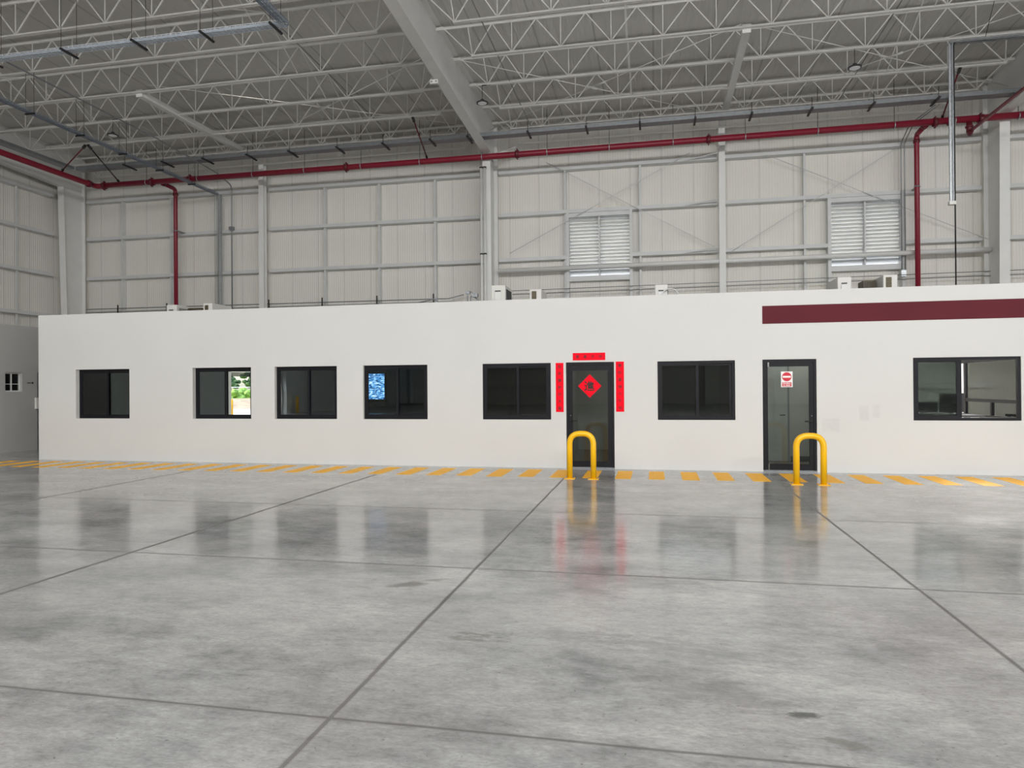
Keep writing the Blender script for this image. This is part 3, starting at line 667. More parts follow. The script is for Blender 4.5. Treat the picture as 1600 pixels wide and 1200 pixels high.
# cross bridging between joists
for (x, lab) in ((-17.9, 'by the dim corner'), (-9.3, 'on the plain wall side'), (-0.6, 'over the first louvre'), (6.2, 'over the second louvre')):
    for i in range(1, 7):
        ya, yb_ = JY[i], JY[i+1]
        t = thing('cross_bridging', 'thin bridging cross %s, %s joist gap from the back wall' % (lab, ['', 'second', 'third', 'fourth', 'fifth', 'sixth', 'seventh'][i]), 'bracing', (x, (ya+yb_)/2, zj(ya)), 'bridging crosses between joists')
        bm = BM(); bar(bm, (x, ya-0.05, zj(ya)+0.03), (x, yb_+0.05, zj(yb_)+JD-0.03), 0.02); obj('brace', bm, 'joist_steel', t)
        bm = BM(); bar(bm, (x+0.03, ya-0.05, zj(ya)+JD-0.03), (x+0.03, yb_+0.05, zj(yb_)+0.03), 0.02); obj('brace', bm, 'joist_steel', t)
# roof brace rods with turnbuckles
for (a, b, lab) in (((-5.6, 17.1, 10.25), (-14.2, 22.0, 10.05), 'long white tie rod with turnbuckle crossing under the joists on the plain side'),
                    ((-14.2, 17.3, 10.35), (-5.6, 22.0, 10.15), 'white tie rod crossing from the tube strut towards the central column'),
                    ((2.1, 17.25, 10.22), (-5.2, 22.0, 10.02), 'long white tie rod with turnbuckle beside the central rafter'),
                    ((-5.2, 17.6, 10.32), (2.1, 22.6, 10.12), 'white tie rod from the central rafter towards the slender column'),
                    ((2.3, 17.3, 10.22), (9.9, 22.0, 10.02), 'white tie rod running from the tube strut to the last column'),
                    ((9.9, 17.3, 10.32), (2.3, 22.4, 10.12), 'white tie rod running from the last rafter to the slender column')):
    t = thing('tie_rod', lab, 'bracing', ((a[0]+b[0])/2, (a[1]+b[1])/2, (a[2]+b[2])/2), 'roof tie rods')
    bm = BM(); cyl(bm, a, b, 0.011, 6); obj('rod', bm, 'joist_steel', t)
    A_, B_ = Vector(a), Vector(b); m0 = A_.lerp(B_, 0.46); m1 = A_.lerp(B_, 0.5)
    bm = BM(); cyl(bm, m0, m1, 0.03, 8); obj('turnbuckle', bm, 'joist_steel', t)

# ================================================================== wall framing
GZ = [9.15, 7.65, 6.08, 4.50]; GN = ['top', 'second', 'third', 'lowest']
BAYS = [(-22.2, -14.40, 'between the corner column and the slender column'), (-14.16, -5.62, 'between slender column and middle column'),
        (-5.30, 2.08, 'behind the first louvre vent'), (2.32, 9.88, 'behind the second louvre vent'), (10.2, 17.7, 'past the last column')]
def girt(x0, x1, z, lab):
    # C channel, web flat against the wall
    bm = BM(); box(bm, x0, x1, 23.62, 23.635, z-0.10, z+0.02); box(bm, x0, x1, 23.635, 23.88, z+0.005, z+0.02); box(bm, x0, x1, 23.635, 23.88, z-0.10, z-0.085)
    tag(obj('wall_girt', bm, 'girt_steel'), lab, 'wall rail', 'white wall girts on the back wall')
for bi, (x0, x1, bn_) in enumerate(BAYS):
    for zi, z in enumerate(GZ):
        if zi == 2 and bi in (2, 3):
            lv = LV[bi-2]
            girt(x0, lv[0]-0.08, z, 'third white wall girt up to the near side of the %s louvre' % ['first', 'second'][bi-2])
            girt(lv[1]+0.08, x1, z, 'third white wall girt away from the far side of the %s louvre' % ['first', 'second'][bi-2])
        elif zi == 3 and bi in (2, 3): continue
        else: girt(x0, x1, z, '%s horizontal white wall girt %s' % (GN[zi], bn_))
for zi, z in enumerate(GZ):
    bm = BM(); box(bm, -22.63, -22.615, 2.0, 22.5, z-0.10, z+0.02); box(bm, -22.88, -22.63, 2.0, 22.5, z+0.005, z+0.02); box(bm, -22.88, -22.63, 2.0, 22.5, z-0.1, z-0.085)
    tag(obj('wall_girt', bm, 'girt_steel'), '%s horizontal white girt along the dim side wall' % GN[zi], 'wall rail', 'white wall girts on the side wall')
for x in (-20.63, -18.44, -16.3, -11.94, -9.80, -7.66, -2.97, -0.42, 4.79, 12.5):
    one('sag_channel', lambda bm: (box(bm, x-0.035, x+0.035, 23.70, 23.71, 4.4, 9.05), box(bm, x+0.025, x+0.035, 23.71, 23.88, 4.4, 9.05)), 'girt_steel',
        'upright white channel between back wall girts, at the %s' % {-20.63: 'corner column', -18.44: 'red riser by the corner', -16.3: 'grey conduits near the corner', -11.94: 'slender column on the plain side', -9.80: 'middle of the plain bay', -7.66: 'white downpipes', -2.97: 'near edge of the first louvre', -0.42: 'far edge of the first louvre', 4.79: 'near edge of the second louvre', 7.46: 'twin conduits', 12.5: 'wall past the last column'}[x], 'wall post', 'upright channels on the back wall')
for y in (21.0, 18.6):
    one('sag_channel', lambda bm: box(bm, -22.72, -22.70, y-0.04, y+0.04, 3.2, 9.05), 'girt_steel', 'upright white channel on the dim side wall, %s' % ('next to the corner column' if y > 20 else 'at the photo edge'), 'wall post', 'upright channels on the side wall')
# dark cable runs low on the wall
for (pts, r_, lab) in (([(-22.1, 23.5, 4.80), (-7.1, 23.5, 4.74), (-6.55, 23.5, 4.86)], 0.018, 'dark cable run low on the plain back wall, upper one'),
                       ([(-22.1, 23.5, 4.66), (-6.6, 23.5, 4.62)], 0.014, 'dark cable run low on the plain back wall, middle one'),
                       ([(-22.1, 23.5, 4.55), (-6.6, 23.5, 4.51)], 0.014, 'dark cable run low on the plain back wall, bottom one'),
                       ([(-5.2, 23.5, 4.93), (12, 23.5, 5.02)], 0.012, 'thin dark cable across the louvre bays, upper one'),
                       ([(-5.2, 23.5, 4.80), (12, 23.5, 4.88)], 0.012, 'thin dark cable across the louvre bays, lower one')):
    one('cable_run', lambda bm: tube(bm, pts, r_, 6), 'galv', lab, 'cable')
for x in (-20.63, -18.44, -14.1, -11.94, -9.80, -7.66):
    one('cable_clamp', lambda bm: box(bm, x-0.02, x+0.02, 23.46, 23.49, 4.42, 4.93), 'black_metal', 'dark upright clamp strip holding the low cables on the plain back wall', 'clamp', 'clamp strips on the low cables')
one('round_rail', lambda bm: cyl(bm, (-5.28, 23.40, 5.62), (10.02, 23.40, 5.66), 0.075, 12), 'white_steel', 'round white tube running across both louvre vents', 'rail')
# wall X braces
for (a, b, lab) in (((-3.6, 9.33), (2.05, 6.10), 'thin wall tie rod falling across the first louvre bay'), ((-4.9, 6.25), (1.2, 9.3), 'thin wall tie rod rising across the first louvre bay'),
                    ((2.35, 5.88), (7.6, 9.05), 'thin wall tie rod rising across the second louvre bay'), ((3.6, 9.05), (10.0, 6.0), 'thin wall tie rod falling across the second louvre bay')):
    one('wall_tie_rod', lambda bm: (cyl(bm, (a[0], 23.56, a[1]), (b[0], 23.56, b[1]), 0.011, 6)), 'girt_steel', lab, 'bracing', 'wall tie rods')
for (x, z) in ((2.1, 9.12), (2.1, 7.62), (2.1, 6.05)):
    one('knee_brace', lambda bm: bar(bm, (x-0.02, 23.3, z+0.03), (x-1.05, 23.62, z-0.05), 0.035), 'girt_steel', 'short white brace from the slender column to the %s girt' % {9.12: 'top', 7.62: 'second', 6.05: 'third'}[z], 'bracing', 'short column braces')

# louvre vents
def louvre(a, b, lab):
    t = thing('louvre_vent', lab, 'louvre vent', ((a+b)/2, YB, LZ0), 'louvre vents')
    obj('frame', boxes((a-0.10, a, 23.60, 23.9, LZ0-0.7, 7.66), (b, b+0.10, 23.60, 23.9, LZ0-0.7, 7.66), (a, b, 23.66, 23.9, LZ0-0.12, LZ0+0.05), (a, b, 23.62, 23.9, LZ1-0.02, LZ1+0.08), (a, b, 23.66, 23.9, LZ1+0.08, LZ1+0.2), (a, b, 23.9, 24.12, LZ1-0.06, LZ1+0.05), (a, b, 24.09, 24.12, LZ1-0.2, LZ1-0.06)), 'girt_steel', t)
    cx_ = (a+b)/2
    obj('mullion', boxes((cx_-0.022, cx_+0.022, 23.73, 24.0, LZ0+0.05, LZ1-0.02)), 'girt_steel', t)
    n = 16; z0 = LZ0+0.12; st = (LZ1-0.09-z0)/n
    for k in range(n):
        z = z0 + st*k
        for (p0, p1) in ((a, cx_-0.018), (cx_+0.018, b)):
            bm = BM(); prism(bm, [(23.81, z+0.115), (23.83, z+0.125), (23.93, z+0.085), (24.01, z-0.045), (24.00, z-0.06), (23.92, z+0.065)], 'x', p0+0.004, p1-0.004)
            sl_ = obj('slat', bm, 'slat', t)
            obj('slat_shade_strip', boxes((p0+0.004, p1-0.004, 23.80, 23.81, z+0.108, z+0.125)), 'galv', sl_)  # dark strip standing in for the shadow line between slats
    obj('sill_flashing', boxes((a+0.004, b-0.004, 23.9, 24.1, LZ0+0.02, LZ0+0.05)), 'sill_daylight_tint', t, 'flashing painted with blue outside light')  # blue daylight tint painted on the flashing
louvre(*LV[0], 'square louvre vent high on the back wall near the central column')
louvre(*LV[1], 'square louvre vent high on the back wall beside the red riser')

# ================================================================== red sprinkler pipework
RP = 22.40; ZP = 9.29
t = thing('sprinkler_pipe', 'large red sprinkler pipe running the length of the back wall', 'pipe', (-5, RP, ZP-0.1))
bm = BM(); tube(bm, [(-20.35, RP, ZP+0.01), (-5.6, RP, ZP-0.01), (15, RP, ZP+0.03)], 0.098, 16); obj('pipe_run', bm, 'red_pipe', t)
for x in (-20.25, -18.2, -16.6, -10.45, -4.38, 1.72, 8.15, 8.55, 9.35):
    bm = BM(); cyl(bm, (x-0.06, RP, ZP), (x+0.06, RP, ZP), 0.128, 16); c_ = obj('coupling', bm, 'red_dark', t)
    for s_ in (-1, 1):
        bm = BM(); cyl(bm, (x, RP-0.05, ZP+s_*0.15), (x, RP+0.05, ZP+s_*0.15), 0.022, 6); obj('bolt', bm, 'red_dark', c_)
t = thing('sprinkler_pipe', 'large red sprinkler pipe running along the dim side wall', 'pipe', (-20.6, 15, ZP-0.1))
bm = BM(); tube(bm, rounded([(-20.6, 2, ZP), (-20.6, RP, ZP), (-20.3, RP, ZP)], 0.25, 6), 0.098, 16); obj('pipe_run', bm, 'red_pipe', t)
for y in (22.05, 14.0):
    bm = BM(); cyl(bm, (-20.6, y-0.06, ZP), (-20.6, y+0.06, ZP), 0.128, 16); obj('coupling', bm, 'red_dark', t)
def riser(x, lab):
    t = thing('sprinkler_riser', lab, 'pipe', (x, 23.2, 0), 'red riser pipes')
    bm = BM(); tube(bm, rounded([(x, 23.2, 0), (x, 23.2, 9.22), (x, RP+0.08, 9.26)], 0.14, 6), 0.074, 16); obj('pipe_run', bm, 'red_pipe', t)
    bm = BM(); cyl(bm, (x, 23.2, 8.98), (x, 23.2, 9.07), 0.096, 14); obj('coupling', bm, 'red_dark', t)
    bm = BM(); cyl(bm, (x, RP+0.10, 9.265), (x, RP+0.2, 9.26), 0.10, 14); obj('tee_collar', bm, 'red_dark', t)
    bm = BM(); cyl(bm, (x, 23.2, 7.62), (x, 23.2, 7.66), 0.082, 14); box(bm, x-0.02, x+0.1, 23.2, 23.62, 7.62, 7.65); obj('pipe_clip', bm, 'galv', t)
riser(-17.82, 'red riser pipe dropping behind the office roof near the corner')
riser(7.92, 'red riser pipe dropping beside the second louvre vent')
t = thing('sprinkler_branch', 'thin red branch pipe running out overhead from the main near the last column', 'pipe', (9.05, 15, 8.87))
bm = BM(); tube(bm, [(9.05, 22.3, 8.93), (9.05, 6, 8.86)], 0.045, 12); obj('pipe_run', bm, 'red_pipe', t)
bm = BM(); cyl(bm, (9.05, RP, ZP-0.09), (9.05, RP, 8.90), 0.08, 12); cyl(bm, (9.05, RP, 9.06), (9.05, RP, 9.10), 0.11, 12); cyl(bm, (9.05, RP, 8.86), (9.05, RP-0.14, 8.93), 0.065, 12); obj('drop_fitting', bm, 'red_dark', t)
# sway braces
for (a, b, m_, lab) in (((-7.26, 20.3, 9.97), (-7.5, RP, ZP+0.1), 'red_dark', 'thin red sway brace beside the central rafter'),
                    ((8.0, 20.3, 9.97), (8.33, RP, ZP+0.1), 'red_dark', 'thin red sway brace beside the hanging cable ladder'),
                    ((-19.0, 20.2, 9.97), (-20.55, 20.8, ZP+0.1), 'red_dark', 'thin dark red brace to the side wall pipe'),
                    ((-18.9, 20.2, 9.97), (-19.6, RP, ZP+0.1), 'black_metal', 'thin black brace to the pipe corner')):
    t = thing('sway_brace', lab, 'bracing', b, 'pipe sway braces')
    bm = BM(); cyl(bm, a, b, 0.022, 8); obj('brace_rod', bm, m_, t)
    A_, B_ = Vector(a), Vector(b)
    bm = BM(); bar(bm, A_, A_.lerp(B_, 0.1), 0.07); obj('end_clamp', bm, 'black_metal', t)
    bm = BM(); bar(bm, B_.lerp(A_, 0.06), B_, 0.06); obj('end_clamp', bm, 'black_metal', t)
HX = [-18.42, -16.27, -14.05, -12.03, -9.90, -7.76, -5.58, -3.38, -1.36, 0.64, 2.82, 4.92, 7.05, 8.67, 10.32]
hang = None
for i, x in enumerate(HX):
    lab = 'thin pipe hanger with bright clip on the red main, %s' % ['by the corner riser', 'at the grey conduits', 'at the plain slender column', 'after the plain slender column', 'mid plain bay', 'before the red sway brace', 'at the central column', 'just past the central column', 'above the first louvre', 'beyond the first louvre', 'past the middle slender column', 'before the second louvre', 'above the second louvre', 'by the branch fitting', 'at the last column'][i]
    if hang is None:
        hang = thing('pipe_hanger', lab, 'pipe hanger', (x, RP, ZP-0.12), 'pipe hangers on the red main')
        bm = BM(); cyl(bm, (x, RP, ZP+0.1), (x, RP, 10.72), 0.008, 6); obj('rod', bm, 'black_metal', hang)
        bm = BM()
        for zz in (0,): cyl(bm, (x-0.014, RP, ZP), (x+0.014, RP, ZP), 0.108, 16)
        obj('clip', bm, 'galv_bright', hang)
    else: dup(hang, (x, RP, ZP-0.12), lab)

# ================================================================== cable trays and conduits
t = thing('cable_tray', 'long grey cable tray under the joists along the back wall', 'cable tray', (-5, 21.7, 9.64))
obj('tray_body', boxes((-20.7, 15, 21.56, 21.86, 9.66, 9.675), (-20.7, 15, 21.545, 21.56, 9.66, 9.78), (-20.7, 15, 21.86, 21.875, 9.66, 9.78)), 'galv', t)
for i, x in enumerate([-18.53, -16.97, -15.36, -13.66, -12.08, -10.33, -8.70, -7.07, -5.81, -3.85, -2.01, -0.37, 1.27, 2.89, 4.56, 6.22, 7.90]):
    bm = BM(); box(bm, x-0.03, x+0.03, 21.35, 22.02, 9.62, 9.66)
    for yy in (21.45, 21.93): cyl(bm, (x, yy, 9.66), (x, yy, zj(21.95)+0.02), 0.009, 6)
    obj('support_bracket', bm, 'black_metal', t)
t = thing('cable_tray', 'grey cable tray above the red pipe on the dim side wall', 'cable tray', (-20.85, 12, 9.64))
obj('tray_body', boxes((-20.99, -20.71, 2, 21.5, 9.66, 9.675), (-21.0, -20.99, 2, 21.5, 9.66, 9.76), (-20.71, -20.70, 2, 21.5, 9.66, 9.76)), 'galv', t)

def basket(bm, a, b, wd, ht, up_, step=0.10, r_=0.006):
    """wire basket tray from a to b, width along side vector"""
    a, b = Vector(a), Vector(b); d = (b-a); ln = d.length; d.normalize(); up_ = Vector(up_); s = d.cross(up_).normalized()
    for (o1, o2) in ((-wd/2, ht), (-wd/2, ht/2), (-wd/2, 0), (-wd/6, 0), (wd/6, 0), (wd/2, 0), (wd/2, ht/2), (wd/2, ht)):
        bar(bm, a + s*o1 + up_*o2, b + s*o1 + up_*o2, r_*2)
    k = 0
    while k*step <= ln:
        p_ = a + d*(k*step)
        bar(bm, p_ - s*wd/2, p_ + s*wd/2, r_*1.6); bar(bm, p_ - s*wd/2, p_ - s*wd/2 + up_*ht, r_*1.6); bar(bm, p_ + s*wd/2, p_ + s*wd/2 + up_*ht, r_*1.6); k += 1
t = thing('basket_tray', 'bright wire basket tray hanging overhead in the upper corner, turning back', 'cable tray', (-11, 13.35, 9.3))
bm = BM(); basket(bm, (-17.0, 13.35, 9.3), (-7.6, 13.35, 9.3), 0.17, 0.07, (0, 0, 1), 0.12, 0.006); obj('wire_basket', bm, 'wire_bright', t)
bm = BM(); basket(bm, (-7.6, 13.35, 9.3), (-7.6, 6.0, 9.3), 0.17, 0.07, (0, 0, 1), 0.12, 0.005); obj('wire_basket', bm, 'galv_blue', t)
bm = BM()
for q in (-0.09, -0.03, 0.04, 0.09): tube(bm, rounded([(-17, 13.35+q, 9.315), (-7.6+q*0.9, 13.35+q, 9.315), (-7.6+q*0.9, 6, 9.315)], 0.15, 4), 0.011, 6)
obj('cables', bm, 'cable_blue', t, 'blue grey cables')
for x in (-15.1, -13.0, -11.17, -9.48, -7.83):
    bm = BM(); box(bm, x-0.022, x+0.022, 13.12, 13.62, 9.25, 9.29)
    for yy in (13.15, 13.58): cyl(bm, (x, yy, 9.29), (x, yy, 10.8), 0.005, 6)
    obj('trapeze_bracket', bm, 'black_metal', t)
t = thing('basket_tray', 'wire basket tray running overhead to the corner and down the wall', 'cable tray', (-16.2, 14, 8.97))
bm = BM(); basket(bm, (-16.2, 4, 8.97), (-16.2, 23.42, 8.97), 0.15, 0.06, (0, 0, 1), 0.14); obj('wire_basket', bm, 'galv_blue', t)
bm = BM(); basket(bm, (-16.1, 23.45, 8.97), (-16.1, 23.45, 4.0), 0.14, 0.04, (0, -1, 0), 0.14); obj('wall_drop', bm, 'galv_bright', t)
bm = BM()
for x in (-16.27, -16.2, -16.14): tube(bm, rounded([(x, 4, 8.985), (x, 23.38, 8.985), (x, 23.38, 4.0)], 0.12, 4), 0.010, 6)
obj('cables', bm, 'galv', t, 'grey cables')
for y in (12.11, 13.75, 15.39, 17.03, 18.67, 20.31, 21.95):
    bm = BM(); box(bm, -16.35, -16.05, y-0.02, y+0.02, 8.93, 8.965)
    for x in (-16.33, -16.07): cyl(bm, (x, y, 8.965), (x, y, zj(y)+0.02), 0.006, 6)
    obj('trapeze_bracket', bm, 'black_metal', t)
one('conduit', lambda bm: tube(bm, rounded([(-15.7, 4, 9.86), (-15.7, 19.5, 9.72), (-15.66, 22.7, 9.52), (-15.64, 23.5, 9.3), (-15.64, 23.5, 4.4)], 0.15, 5), 0.022, 8), 'galv', 'grey conduit running overhead to the wall near the corner and down', 'conduit')
one('conduit_box', lambda bm: box(bm, -15.72, -15.56, 23.42, 23.56, 7.62, 7.74), 'galv', 'small grey junction box on the conduit near the corner', 'junction box', 'junction boxes')
for (x, lab) in ((7.58, 'outer'), (7.68, 'inner')):
    one('conduit', lambda bm: tube(bm, rounded([(x, 23.51, 5.15), (x, 23.51, 9.1), (x+0.05, 22.9, 9.45), (x+0.4, 21.9, 9.62)], 0.12, 4), 0.016, 8), 'galv', 'thin grey conduit beside the second red riser, %s of the pair' % lab, 'conduit', 'twin conduits')
one('junction_box', lambda bm: box(bm, 7.56, 7.70, 23.5, 23.6, 4.95, 5.15), 'galv_bright', 'small bright junction box under the twin conduits', 'junction box', 'junction boxes')
# hanging ladder on the louvre side
t = thing('cable_ladder', 'narrow galvanised cable ladder dropping from overhead to the office roof', 'cable tray', (6.70, 17.5, HO))
bm = BM(); basket(bm, (6.69, 17.5, 9.38), (6.69, 17.5, 5.75), 0.07, 0.04, (0, -1, 0), 0.09, 0.006); obj('ladder_drop', bm, 'galv_bright', t)
bm = BM(); basket(bm, (6.66, 17.5, 9.38), (14.5, 17.5, 9.38), 0.14, 0.05, (0, 0, 1), 0.14); obj('ladder_run', bm, 'galv', t)
bm = BM(); tube(bm, rounded([(14.5, 17.46, 9.40), (6.75, 17.46, 9.40), (6.75, 17.46, 2.96)], 0.1, 4), 0.016, 8); obj('black_cable', bm, 'rubber_black', t)
obj('bracket', boxes((6.62, 6.76, 17.42, 17.52, 5.68, 5.76)), 'plastic_white', t)
bm = BM()
for x in (7.4, 9.0, 11.0): cyl(bm, (x, 17.5, 9.38), (x, 17.03, zj(17.03)+0.01), 0.007, 6)
obj('hanger_rods', bm, 'black_metal', t)

# overhead conduits running toward the viewer under the deck
for (x, z, y1, lab) in ((-4.0, 10.35, 23.0, 'thin dark conduit under the deck close to the central rafter'), (5.6, 10.3, 23.0, 'thin dark conduit under the deck above the second louvre'), (-9.0, 10.5, 22.0, 'thin dark conduit under the deck in the plain bay')):
    one('roof_conduit', lambda bm: cyl(bm, (x, 5, z+0.15), (x, y1, z), 0.014, 6), 'galv', lab, 'conduit', 'conduits under the deck')

# white downpipes on the middle column
for (x, lab) in ((-5.62, 'outer'), (-5.50, 'inner')):
    t = thing('downpipe', 'white downpipe strapped to the middle column, %s of the pair' % lab, 'pipe', (x, 22.42, 0), 'white downpipes')
    bm = BM(); cyl(bm, (x, 22.42, 0.0), (x, 22.42, 8.98), 0.04, 12); obj('pipe_run', bm, 'white_pipe', t)
    for z in (8.94, 6.05):
        bm = BM(); cyl(bm, (x, 22.42, z-0.02), (x, 22.42, z+0.02), 0.058, 12); obj('strap', bm, 'black_metal', t, 'black strap')
one('column_brace', lambda bm: bar(bm, (-5.35, 22.6, 9.35), (-4.6, 23.25, 9.83), 0.05), 'white_steel', 'short white brace from middle column head to the wall joist', 'bracing')

# high bay lamps
lamp = None
for (x, z, lab) in ((-4.63, 9.50, 'round high bay lamp with black rim beside the central rafter'), (4.98, 9.52, 'round high bay lamp with black rim above the second louvre'), (-16.56, 9.56, 'round high bay lamp with black rim near the dim corner')):
    if lamp is None:
        lamp = thing('high_bay_lamp', lab, 'lamp', (x, 18.67, z), 'high bay lamps'); y = 18.67
        bm = BM(); n = 28; V = []
        for (rr, zz) in ((0.165, z), (0.165, z+0.025), (0.12, z+0.05), (0.05, z+0.07), (0.05, z+0.11), (0.0, z+0.11)):
            V.append([bm.verts.new((x+rr*math.cos(2*math.pi*i/n), y+rr*math.sin(2*math.pi*i/n), zz)) for i in range(n)] if rr else [bm.verts.new((x, y, zz))])
        for A_, B_ in zip(V, V[1:]):
            for i in range(n):
                if len(B_) == 1: bm.faces.new((A_[i], A_[(i+1) % n], B_[0]))
                else: bm.faces.new((A_[i], A_[(i+1) % n], B_[(i+1) % n], B_[i]))
        W_ = [bm.verts.new((x+0.128*math.cos(2*math.pi*i/n), y+0.128*math.sin(2*math.pi*i/n), z)) for i in range(n)]
        for i in range(n): bm.faces.new((V[0][i], V[0][(i+1) % n], W_[(i+1) % n], W_[i]))
        obj('housing', bm, 'black_metal', lamp)
        bm = BM(); cyl(bm, (x, y, z-0.006), (x, y, z+0.008), 0.122, 28); obj('lens', bm, 'lamp_lens', lamp)
        bm = BM(); cyl(bm, (x, y, z+0.11), (x, y, zj(18.67)+0.012), 0.008, 6); cyl(bm, (x-0.01, y, zj(18.67)+0.012), (x+0.25, y, zj(18.67)+0.012), 0.012, 6); obj('hook_rod', bm, 'black_metal', lamp)
    else: dup(lamp, (x, 18.67, z), lab)
    if x == -4.63: arm_z = zj(18.67)
t = thing('emergency_light', 'small white emergency light box on the central rafter', 'light', (-5.6, 17.3, 9.7))
obj('case', boxes((-5.70, -5.48, 17.28, 17.36, 9.555, 9.665)), 'plastic_white', t, bevel=0.008)
for x in (-5.65, -5.53): 
    bm = BM(); disc_y(bm, x, 9.61, 17.27, 17.28, 0.022, 14); obj('lamp_head', bm, 'galv', t)

# ================================================================== condensers on the office roof
ROOFZ = 2.95
struct('floor_office_roof', boxes((XO+0.17, XOR-0.17, YO+TW+0.01, OB-0.01, 2.951, 3.0)), 'plaster_grey')
ROOFZ = 3.0
def condenser(x0, x1, ztop, side, lab, depth=0.85, y=15.9):
    """side: 'panel' narrow plain end with service cover, 'coil' narrow end open on the coil"""
    t = thing('air_conditioner_unit', lab, 'air conditioner', ((x0+x1)/2, y+depth/2, ROOFZ), 'air conditioner units on the office roof')
    c_ = obj('casing', boxes((x0, x1, y, y+depth, ROOFZ+0.06, ztop)), 'plastic_white', t, bevel=0.015)
    for yy in (y+0.1, y+depth-0.15): obj('foot', boxes((x0-0.02, x1+0.02, yy, yy+0.05, ROOFZ, ROOFZ+0.06)), 'galv', t)
    w_ = x1-x0
    if side == 'panel':
        obj('service_cover', boxes((x0+w_*0.25, x1-w_*0.3, y-0.02, y-0.001, ztop-0.36, ztop-0.16)), 'white_pipe', t, bevel=0.006)
        obj('handle_recess', boxes((x0+w_*0.27, x1-w_*0.32, y-0.012, y-0.001, ztop-0.15, ztop-0.125)), 'desk', t)
        bm = BM(); n_ = 12
        for i in range(n_): 
            yy = y+0.1+0.05*i; box(bm, x1+0.001, x1+0.012, yy, yy+0.012, ztop-0.55, ztop-0.08)
        obj('fan_grille', bm, 'desk', t)
    else:
        obj('coil_face', boxes((x0+0.05, x1-w_*0.42, y-0.006, y-0.001, ROOFZ+0.12, ztop-0.05)), 'coil_dark', t, 'dark brown coil')
        bm = BM()
        for i in range(6): box(bm, x0+0.05, x1-w_*0.42, y-0.012, y-0.006, ztop-0.1-0.09*i, ztop-0.092-0.09*i)
        obj('guard_wires', bm, 'desk', t)
condenser(-12.50, -12.20, 3.81, 'panel', 'white air conditioner at the foot of the red riser by the corner')
condenser(-11.42, -11.16, 3.82, 'coil', 'white air conditioner with open coil end near the corner conduits')
condenser(-3.76, -3.42, 4.00, 'panel', 'tall white air conditioner beside the middle column')
condenser(-2.84, -2.56, 3.88, 'coil', 'white air conditioner with brown coil end before the first louvre')
condenser(0.03, 0.31, 3.88, 'panel', 'white air conditioner with coiled hose past the first louvre')
condenser(3.86, 4.14, 3.90, 'panel', 'white air conditioner before the second louvre')
condenser(4.76, 5.04, 3.91, 'coil', 'white air conditioner with open coil end under the second louvre')
for (x0, x1, z, lab) in ((-12.16, -11.78, 3.78, 'brown finned coil block beside the riser air conditioner'), (4.48, 4.73, 3.88, 'brown finned coil block beside the louvre air conditioner')):
    t = thing('coil_block', lab, 'coil', ((x0+x1)/2, 16.5, ROOFZ), 'coil blocks')
    obj('fins', boxes((x0, x1, 16.3, 16.7, ROOFZ, z-0.02)), 'coil_dark', t)
    bm = BM()
    for i in range(9): box(bm, x0+(x1-x0)*i/9, x0+(x1-x0)*i/9+0.008, 16.285, 16.3, ROOFZ+0.02, z-0.04)
    obj('fin_edges', bm, 'desk', t)
one('coiled_hose', lambda bm: [tube(bm, [(0.36+0.17*math.cos(a_*0.35), 15.86-0.03*q, 3.62+0.15*math.sin(a_*0.35)) for a_ in range(19)], 0.012, 6) for q in range(3)], 'white_pipe', 'loop of pale hose beside the air conditioner past the first louvre', 'hose')
def line_set(x, lab):
    bm = BM()
    for q in range(2): tube(bm, rounded([(x+0.05*q, 16.2+0.1*q, ROOFZ), (x+0.05*q, 16.2+0.1*q, 3.95-0.1*q), (x+0.25, 16.2+0.1*q, 3.82-0.1*q), (x+0.25, 16.2, ROOFZ)], 0.08, 4), 0.014, 6)
    box(bm, x-0.04, x+0.06, 16.15, 16.25, 3.86, 3.93); box(bm, x+0.12, x+0.26, 16.15, 16.25, 3.78, 3.86)
    tag(obj('pipe_stub', bm, 'galv'), lab, 'pipe')
line_set(-4.42, 'bent grey pipe stub with valve beside the middle column downpipes')
one('insulated_line', lambda bm: tube(bm, rounded([(-3.3, 15.9, 3.4), (-3.15, 15.9, 3.52), (-2.95, 15.9, 3.50), (-2.9, 16.1, 3.3)], 0.1, 4), 0.03, 8), 'rubber_black', 'black insulated refrigerant line between two air conditioners by the middle column', 'hose')
one('grey_valve', lambda bm: (cyl(bm, (-5.05, 16.2, ROOFZ), (-5.05, 16.2, 3.58), 0.05, 12), cyl(bm, (-5.14, 16.2, 3.55), (-4.93, 16.2, 3.60), 0.055, 12), tube(bm, [(-5.2, 16.2, ROOFZ), (-5.2, 16.2, 3.78), (-5.9, 16.4, 3.68)], 0.02, 6)), 'galv_bright', 'bright grey valve and pipe on the office roof edge near the downpipes', 'valve')
one('roof_turbine', lambda bm: [cyl(bm, (-10.6, 16.2, ROOFZ+0.0+0.1*i), (-10.6, 16.2, ROOFZ+0.1+0.1*i), [0.16, 0.17, 0.19, 0.2, 0.19, 0.14][i], 16, [0.17, 0.19, 0.2, 0.19, 0.14, 0.05][i]) for i in range(6)], 'galv', 'small dark round cap on the office roof near the corner conduits', 'vent cap')

